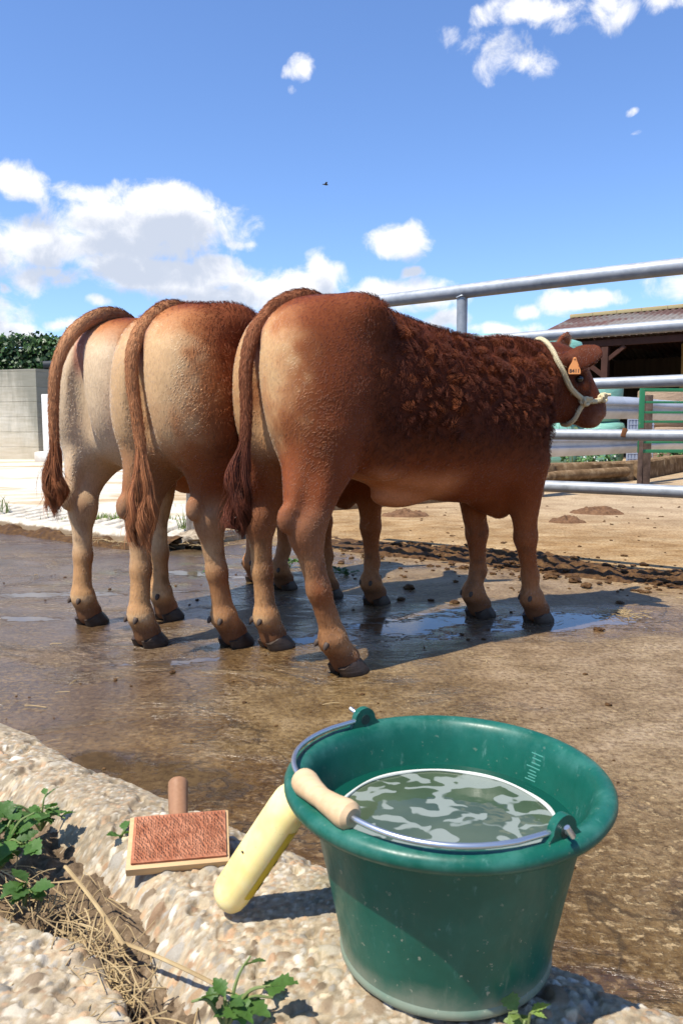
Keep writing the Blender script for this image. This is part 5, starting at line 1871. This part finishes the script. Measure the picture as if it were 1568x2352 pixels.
wall_run([(-.22, 7.72), (.07, 7.93), (1.25, 8.80), (2.1, 9.9)], .22, .27, 'low_wall', 'low rough concrete wall seen under the nearest cow\'s belly')
wall_run([(2.16, 10.0), (3.0, 11.35), (4.45, 12.25)], .24, .30, 'low_wall', 'brown stained low wall below the crash barrier left of the barrier post')
wall_run([(4.55, 12.3), (6.4, 14.9), (9, 18.0)], .24, .30, 'low_wall', 'low wall running away to the right behind the green gate')
tube_ = MB()
tube_.tube([(2.3, 9.95, .11), (3.0, 11.12, .13), (4.35, 11.98, .15)], .075, 14)
tag(tube_.build('drain_pipe', LOWW), 'brown pipe lying along the foot of the stained low wall', 'pipe')

# ------------------------------------------------------------------ crash barriers
BARR = np.array([(1.7, 8.75), (3.42, 10.55), (4.38, 11.55), (5.6, 12.9), (7.6, 15.2)])
GALB, nt, b = mat('barrier_steel', rough=.45, spec=.4, metal=.35)
o_ = pos(nt)
n1_ = nt.noise(o_, 2.5, 5, .65)
nt.put(b.inputs['Base Color'], nt.ramp(n1_, [(.3, (.50, .50, .49)), (.6, (.64, .65, .66)), (.8, (.70, .71, .72))]))
WB = [(-.155, .035), (-.150, .0), (-.115, -.025), (-.075, -.055), (-.045, -.055), (-.018, -.008), (.018, -.008), (.045, -.055), (.075, -.055), (.115, -.025), (.150, .0), (.155, .035)]


def beam_run(zc, label, seed):
    q = BARR
    Ls = np.concatenate([[0], np.cumsum(np.linalg.norm(np.diff(q, axis=0), axis=1))])
    n = 60
    P = np.stack([np.interp(np.linspace(0, Ls[-1], n), Ls, q[:, c]) for c in range(2)], 1)
    T = np.gradient(P, axis=0); T /= np.linalg.norm(T, axis=1)[:, None]
    N = np.stack([-T[:, 1], T[:, 0]], 1)
    V = []
    for side_k in (0, .004):
        for i in range(n):
            sag = .02 * (vnoise(np.array([[i * .12, seed, 0]]), 1.0, seed)[0] - .5)
            for (z, o) in WB:
                V.append((P[i, 0] + N[i, 0] * (o + side_k), P[i, 1] + N[i, 1] * (o + side_k), zc + z + sag))
    m = len(WB); k = n * m
    F = [(i * m + j, i * m + j + 1, (i + 1) * m + j + 1, (i + 1) * m + j) for i in range(n - 1) for j in range(m - 1)]
    F += [tuple(k + w for w in f[::-1]) for f in F]
    F += [(i * m, (i + 1) * m, k + (i + 1) * m, k + i * m) for i in range(n - 1)] + [(i * m + m - 1, k + i * m + m - 1, k + (i + 1) * m + m - 1, (i + 1) * m + m - 1) for i in range(n - 1)]
    return MB().add(V, F).build('beam', GALB, barrier, fix=False)


barrier = empty('crash_barrier')
tag(barrier, 'double corrugated steel crash barrier behind the pipe fence', 'barrier')
beam_run(1.095, '', 3)
beam_run(.610, '', 4)
IRON, nt, b = mat('rusty_post', rough=.75, spec=.3)
nt.put(b.inputs['Base Color'], nt.ramp(nt.noise(pos(nt), 9, 6, .7), [(.35, (.055, .035, .025)), (.6, (.13, .085, .065)), (.8, (.25, .20, .17))]))
for (x, y) in ((2.3, 9.22), (4.36, 11.32), (6.6, 13.9)):
    mb = MB()
    mb.box((x + .03, y - .03, .63), (.10, .012, 1.30), None, .002)
    mb.box((x + .03, y + .03, .63), (.10, .012, 1.30), None, .002)
    mb.box((x + .03, y, .62), (.012, .047, 1.28), None)
    mb.build('post', IRON, barrier)

# ------------------------------------------------------------------ green gate
GRN, nt, b = mat('green_paint', rough=.45, spec=.4)
gn = nt.noise(objco(nt), 9, 6, .75)
nt.put(b.inputs['Base Color'], nt.mix(nt.mr(gn, .60, .68), (.022, .16, .065), (.28, .20, .15)))
gate = empty('green_gate', (4.02, 10.6, 0))
tag(gate, 'green painted metal field gate in front of the crash barrier', 'gate')
MB().box((0, 0, .91), (.062, .045, .86), None, .004).build('stile', GRN, gate)
MB().box((2.6, .25, .91), (.055, .045, .86), None, .004).build('stile', GRN, gate)
for z, h_ in ((1.318, .045), (1.155, .030), (1.020, .030), (.895, .030), (.62, .030), (.500, .045)):
    MB().beam((.032, .003, z), (2.57, .247, z), .028, h_, .003).build('bar', GRN, gate)
MB().box((.0, -.02, .40), (.05, .05, .82), None, .003).build('hinge_post', IRON, gate)

# ------------------------------------------------------------------ wrapped bales
WRAP, nt, b = mat('pale_green_wrap', rough=.35, spec=.45)
o_ = objco(nt)
wn = nt.noise(nt.scalev(o_, (3, 3, 14)), 1.0, 5, .65)
nt.put(b.inputs['Base Color'], nt.mix(wn, (.15, .36, .27), (.26, .50, .40)))
nt.put(b.inputs['Normal'], nt.bump(nt.noise(nt.scalev(o_, (5, 5, 22)), 1.0, 5, .7), .5, .04))


def bale(x, y, z, label, seed, rad=.64, h_=.96):
    rr = np.random.default_rng(seed)
    pr = [(.0001, .0), (rad * .75, .0), (rad * .93, .03), (rad, .14), (rad * 1.015, h_ / 2), (rad, h_ - .16), (rad * .93, h_ - .04), (rad * .72, h_ + .005), (.0001, h_ + .02)]
    n = 36
    mb = MB().lathe(pr, n)
    V = mb.v[0]
    V += (vnoise(V + rr.random(3) * 30, 2.2, 3, 2) - .5)[:, None] * V * np.array((.14, .14, .03))
    o = mb.build('wrapped_bale', WRAP, None, 'all', (x, y, z))
    o.rotation_euler = (0, 0, rr.random() * 6)
    return tag(o, label, 'bale', 'green wrapped silage bales')


rows = [('bottom', 0.0, (2.05, 3.35, 4.62, 5.70)), ('middle', .94, (2.2, 3.45, 4.70, 5.62)), ('top', 1.88, (2.35, 3.30, 4.25, 4.95))]
ordn = ['first', 'second', 'third', 'fourth']
for rn, z, xs in rows:
    for i, x in enumerate(xs):
        bale(x + .02 * i, 17.6 + .10 * i + (.8 if (rn == 'top' and i == 3) else 0), z, f'green wrapped bale, {ordn[i]} from the left in the {rn} row of the stack', 60 + int(z * 10) + i)

# ------------------------------------------------------------------ barn with straw inside
barn = empty('barn', (8.4, 23.2, 0), math.atan2(-.63, .78))
tag(barn, 'open-fronted barn with corrugated roof and a dark inside', 'barn')
ROOF, nt, b = mat('corrugated_roof', rough=.85, spec=.2)
o_ = objco(nt)
rn_ = nt.noise(nt.scalev(o_, (.45, .9, .9)), 1.0, 4, .6)
rf_ = nt.noise(o_, 9, 5, .7)
rc = nt.ramp(rn_, [(.42, (.14, .062, .050)), (.50, (.17, .085, .070)), (.56, (.24, .205, .18)), (.70, (.31, .285, .26))])
nt.put(b.inputs['Base Color'], nt.mix(nt.mr(rf_, .3, .7, .5, 0), rc, (.13, .11, .09)))
TIMB, nt, b = mat('barn_timber', rough=.85, spec=.2)
nt.put(b.inputs['Base Color'], nt.mix(nt.noise(objco(nt), 6, 4), (.035, .016, .011), (.085, .036, .025)))
PLANK, nt, b = mat('barn_boards', rough=.9, spec=.15)
nt.put(b.inputs['Base Color'], nt.mix(nt.noise(nt.scalev(objco(nt), (12, 12, .8)), 1.0, 4), (.05, .035, .025), (.13, .095, .07)))
x0, x1 = -1.95, 14.0
ye, yr, yb_ = -2.9, .35, 3.9
ze, zr, zb_ = 3.22, 4.22, 3.1
n = 720
xs = np.linspace(x0, x1, n)
V = []
for (y, z) in ((ye - .15, ze - .04), (ye + 1.0, ze + .30), (yr, zr)):
    V.append(np.stack([xs, 0 * xs + y, z + .022 * np.sin(xs * 2 * np.pi / .177)], 1))
V2 = []
for (y, z) in ((yr, zr), (yb_, zb_)):
    V2.append(np.stack([xs, 0 * xs + y, z + .022 * np.sin(xs * 2 * np.pi / .177)], 1))
VV = np.concatenate(V)
F = [(j * n + i, j * n + i + 1, (j + 1) * n + i + 1, (j + 1) * n + i) for j in range(2) for i in range(n - 1)]
# hip at the left end: the sheets are cut back along the rake
tilt = np.clip((VV[:, 1] - ye) / (yr - ye), 0, 1)
ro = MB().add(VV, F)
ro.add(np.concatenate(V2), [(i, i + 1, n + i + 1, n + i) for i in range(n - 1)])
roof = ro.build('roof', ROOF, barn, smooth='all', fix=False)
sd = roof.modifiers.new('thickness', 'SOLIDIFY'); sd.thickness = .012
MOSS, nt, b = mat('ridge_lichen', (.40, .32, .16), .95)
rg = MB()
for i in range(22):
    a0 = x0 + i * (x1 - x0) / 22
    rg.box((a0 + .36, yr, zr + .02), (.72, .34, .11), None, .015)
rg.build('ridge_caps', MOSS, roof)
MB().box(((x0 + x1) / 2, yb_ - .1, 1.60), (x1 - x0, .08, 3.2)).build('back_wall', PLANK, barn)
MB().add([(x0 + .05, ye + .5, 0), (x0 + .05, yb_ - .15, 0), (x0 + .05, yb_ - .15, 3.1), (x0 + .05, yr, zr - .08), (x0 + .05, ye + .5, ze + .05),
          (x0 + .12, ye + .5, 0), (x0 + .12, yb_ - .15, 0), (x0 + .12, yb_ - .15, 3.1), (x0 + .12, yr, zr - .08), (x0 + .12, ye + .5, ze + .05)],
         [(0, 1, 2, 3, 4), (9, 8, 7, 6, 5), (0, 5, 6, 1), (1, 6, 7, 2), (2, 7, 8, 3), (3, 8, 9, 4), (4, 9, 5, 0)]).build('end_wall', PLANK, barn, smooth=False)
MB().box((x1 - .1, .4, 1.6), (.08, 6.6, 3.2)).build('end_wall', PLANK, barn)
MB().box(((x0 + x1) / 2, ye + .05, ze - .20), (x1 - x0 - .3, .12, .17), None, .01).build('eave_beam', TIMB, barn)
for x in (.35, 5.2, 10.0):
    MB().box((x, ye + .05, 1.45), (.17, .17, 2.94), None, .01).build('post', TIMB, barn)
    MB().beam((x - .95, ye + .05, ze - .34), (x, ye + .05, 2.15), .09, .11).build('brace', TIMB, barn)
    MB().beam((x + .50, ye + .05, ze - .30), (x, ye + .05, 2.55), .08, .10).build('brace', TIMB, barn)

HAY, nt, b = mat('straw_bale', rough=.95, spec=.1)
o_ = objco(nt)
hn = nt.noise(nt.scalev(o_, (9, 9, 26)), 1.0, 6, .75)
nt.put(b.inputs['Base Color'], nt.mix(hn, (.20, .12, .045), (.52, .36, .15)))
nt.put(b.inputs['Normal'], nt.bump(hn, .8, .05))
RND, nt, b = mat('round_bale', rough=.95, spec=.1)
o_ = objco(nt)
hn = nt.noise(nt.scalev(o_, (6, 6, 30)), 1.0, 6, .75)
nt.put(b.inputs['Base Color'], nt.mix(hn, (.24, .16, .10), (.46, .34, .24)))
nt.put(b.inputs['Normal'], nt.bump(hn, .8, .05))
c_, s_b = math.cos(barn.rotation_euler.z), math.sin(barn.rotation_euler.z)


def inbarn(x, y):
    return (8.4 + c_ * x - s_b * y, 23.2 + s_b * x + c_ * y)


k = 0
for (x, y, zs) in ((2.35, -.25, (0, 1.05, 2.1)), (3.87, -.2, (0, 1.05, 2.1)), (5.4, -.2, (0, 1.05, 2.1))):
    for j, z in enumerate(zs):
        mb = MB().box((0, 0, .51), (1.42, 1.2, 1.02), None, .07)
        V = mb.v[0]; V += (vnoise(V + k * 3.1, 3, 4, 2) - .5)[:, None] * .10
        X_, Y_ = inbarn(x, y)
        o = mb.build('straw_bale', HAY, None, 'all', (X_, Y_, z + .004)); o.rotation_euler = (0, 0, barn.rotation_euler.z + .04 * (j - 1))
        tag(o, f'straw bale in the barn, {["bottom", "middle", "top"][j]} of the {["left", "centre", "right"][k]} stack', 'bale', 'straw bales stacked in the barn')
    k += 1
for i, (x, y, z, rad, lab) in enumerate(((7.15, 17.6, 0, .62, 'brown round bale on the ground behind the green gate, left one'), (8.5, 18.0, 0, .62, 'brown round bale on the ground behind the green gate, right one'), (7.35, 17.9, .84, .62, 'brown round bale resting on top of the left round bale'), (8.6, 18.1, .84, .62, 'brown round bale resting on top of the right round bale'))):
    mb = MB().lathe([(.0001, 0), (rad * .93, .0), (rad, .05), (rad * 1.02, .42), (rad, .80), (rad * .95, .835), (.0001, .84)], 36)
    V = mb.v[0]; V += (vnoise(V + i * 7, 3, 3, 2) - .5)[:, None] * V * .06
    tag(mb.build('round_bale', RND, None, 'all', (x, y, z)), lab, 'bale', 'round bales behind the green gate')

# ------------------------------------------------------------------ weeds by the barrier, mesh panel
def bush(name, loc, rx, ry, h_, n, label, seed, tone, flowers=0):
    r = np.random.default_rng(seed)
    root = empty(name, loc)
    tag(root, label, 'weed')
    ns = max(8, n // 30)
    st = MB(); C = []
    for i in range(ns):
        a = np.array((r.normal(0, rx * .6), r.normal(0, ry * .6), 0)); b_ = a + np.array((r.normal(0, rx * .35), r.normal(0, ry * .35), h_ * r.uniform(.5, 1.1)))
        st.tube([a, (a + b_) / 2 + np.array((0, 0, .03)), b_], [.006, .005, .003], 4)
        for q in range(n // ns):
            t = r.uniform(.15, 1.05)
            C.append(a * (1 - t) + b_ * t + r.normal(0, .035, 3))
    st.build('stem', STEM, root)
    C = np.array(C); C[:, 2] = np.abs(C[:, 2])
    leaf_cloud('foliage', C, np.tile((0, -.3, 1.0), (len(C), 1)), .055, np.array(tone) * r.uniform(.6, 1.5, (len(C), 1)), HLEAF, root, seed)
    if flowers:
        K = C[r.choice(len(C), flowers)] + np.array((0, -.03, .03))
        fo_ = leaf_cloud('flowers', K, np.tile((0, -.5, 1.0), (len(K), 1)), .045, np.tile((.75, .75, .68), (len(K), 1)), HLEAF, root, seed + 1, 1.0)
        fo_['kind'] = 'stuff'
    return root


bush('flowering_weed', (4.25, 13.2, 0), .28, .12, .42, 700, 'green weeds with small white flowers left of the barrier post', 81, (.085, .17, .05), 90)
bush('flowering_weed', (6.5, 15.6, 0), .30, .15, .55, 420, 'green weeds growing behind the gate near the round bales', 82, (.085, .17, .05), 12)
bush('field_weed', (3.05, 12.7, 0), .10, .06, .20, 60, 'small weed at the foot of the wrapped bales', 83, (.12, .18, .06), 0)
bush('field_weed', (4.30, 14.6, .0), .16, .08, .95, 60, 'tall thin weed standing in front of the wrapped bales', 84, (.13, .18, .07), 0)
mp = MB()
for i in range(9):
    mp.tube([(.07 * i, 0, .0), (.07 * i, 0, 1.25)], .006, 5)
for i in range(12):
    mp.tube([(0, 0, .05 + .105 * i), (.58, 0, .05 + .105 * i)], .006, 5)
mp.box((.29, .05, .62), (.56, .02, 1.2))
tag(mp.build('mesh_panel', mat('grey_blue_panel', (.30, .34, .42), .6)[0], loc=(6.20, 17.1, .005)), 'small grey wire mesh panel standing between the bales and the gate', 'panel')

# ------------------------------------------------------------------ a bird and flies in the air
BIRD, _, _ = mat('bird', (.03, .03, .03), .7)
mb = MB()
mb.tube([(-.09, 0, 0), (-.05, 0, .01), (.03, 0, .012), (.08, 0, .016), (.105, 0, .014)], [.008, .022, .03, .02, .004], 10)
for s in (-1, 1):
    mb.add([(.035, s * .02, .02), (-.04, s * .02, .018), (-.05, s * .12, .055), (-.02, s * .20, .04), (.02, s * .12, .06), (.035, s * .02, .012), (-.04, s * .02, .010), (-.02, s * .12, .050)], [(0, 1, 2, 3, 4), (5, 4, 3, 2, 7, 6), (0, 5, 6, 1)])
bo = mb.build('bird', BIRD, None, 'all', (-.55, 28.0, 9.15))
bo.rotation_euler = (0, 0, .5)
tag(bo, 'small dark bird flying high in the blue sky', 'bird')
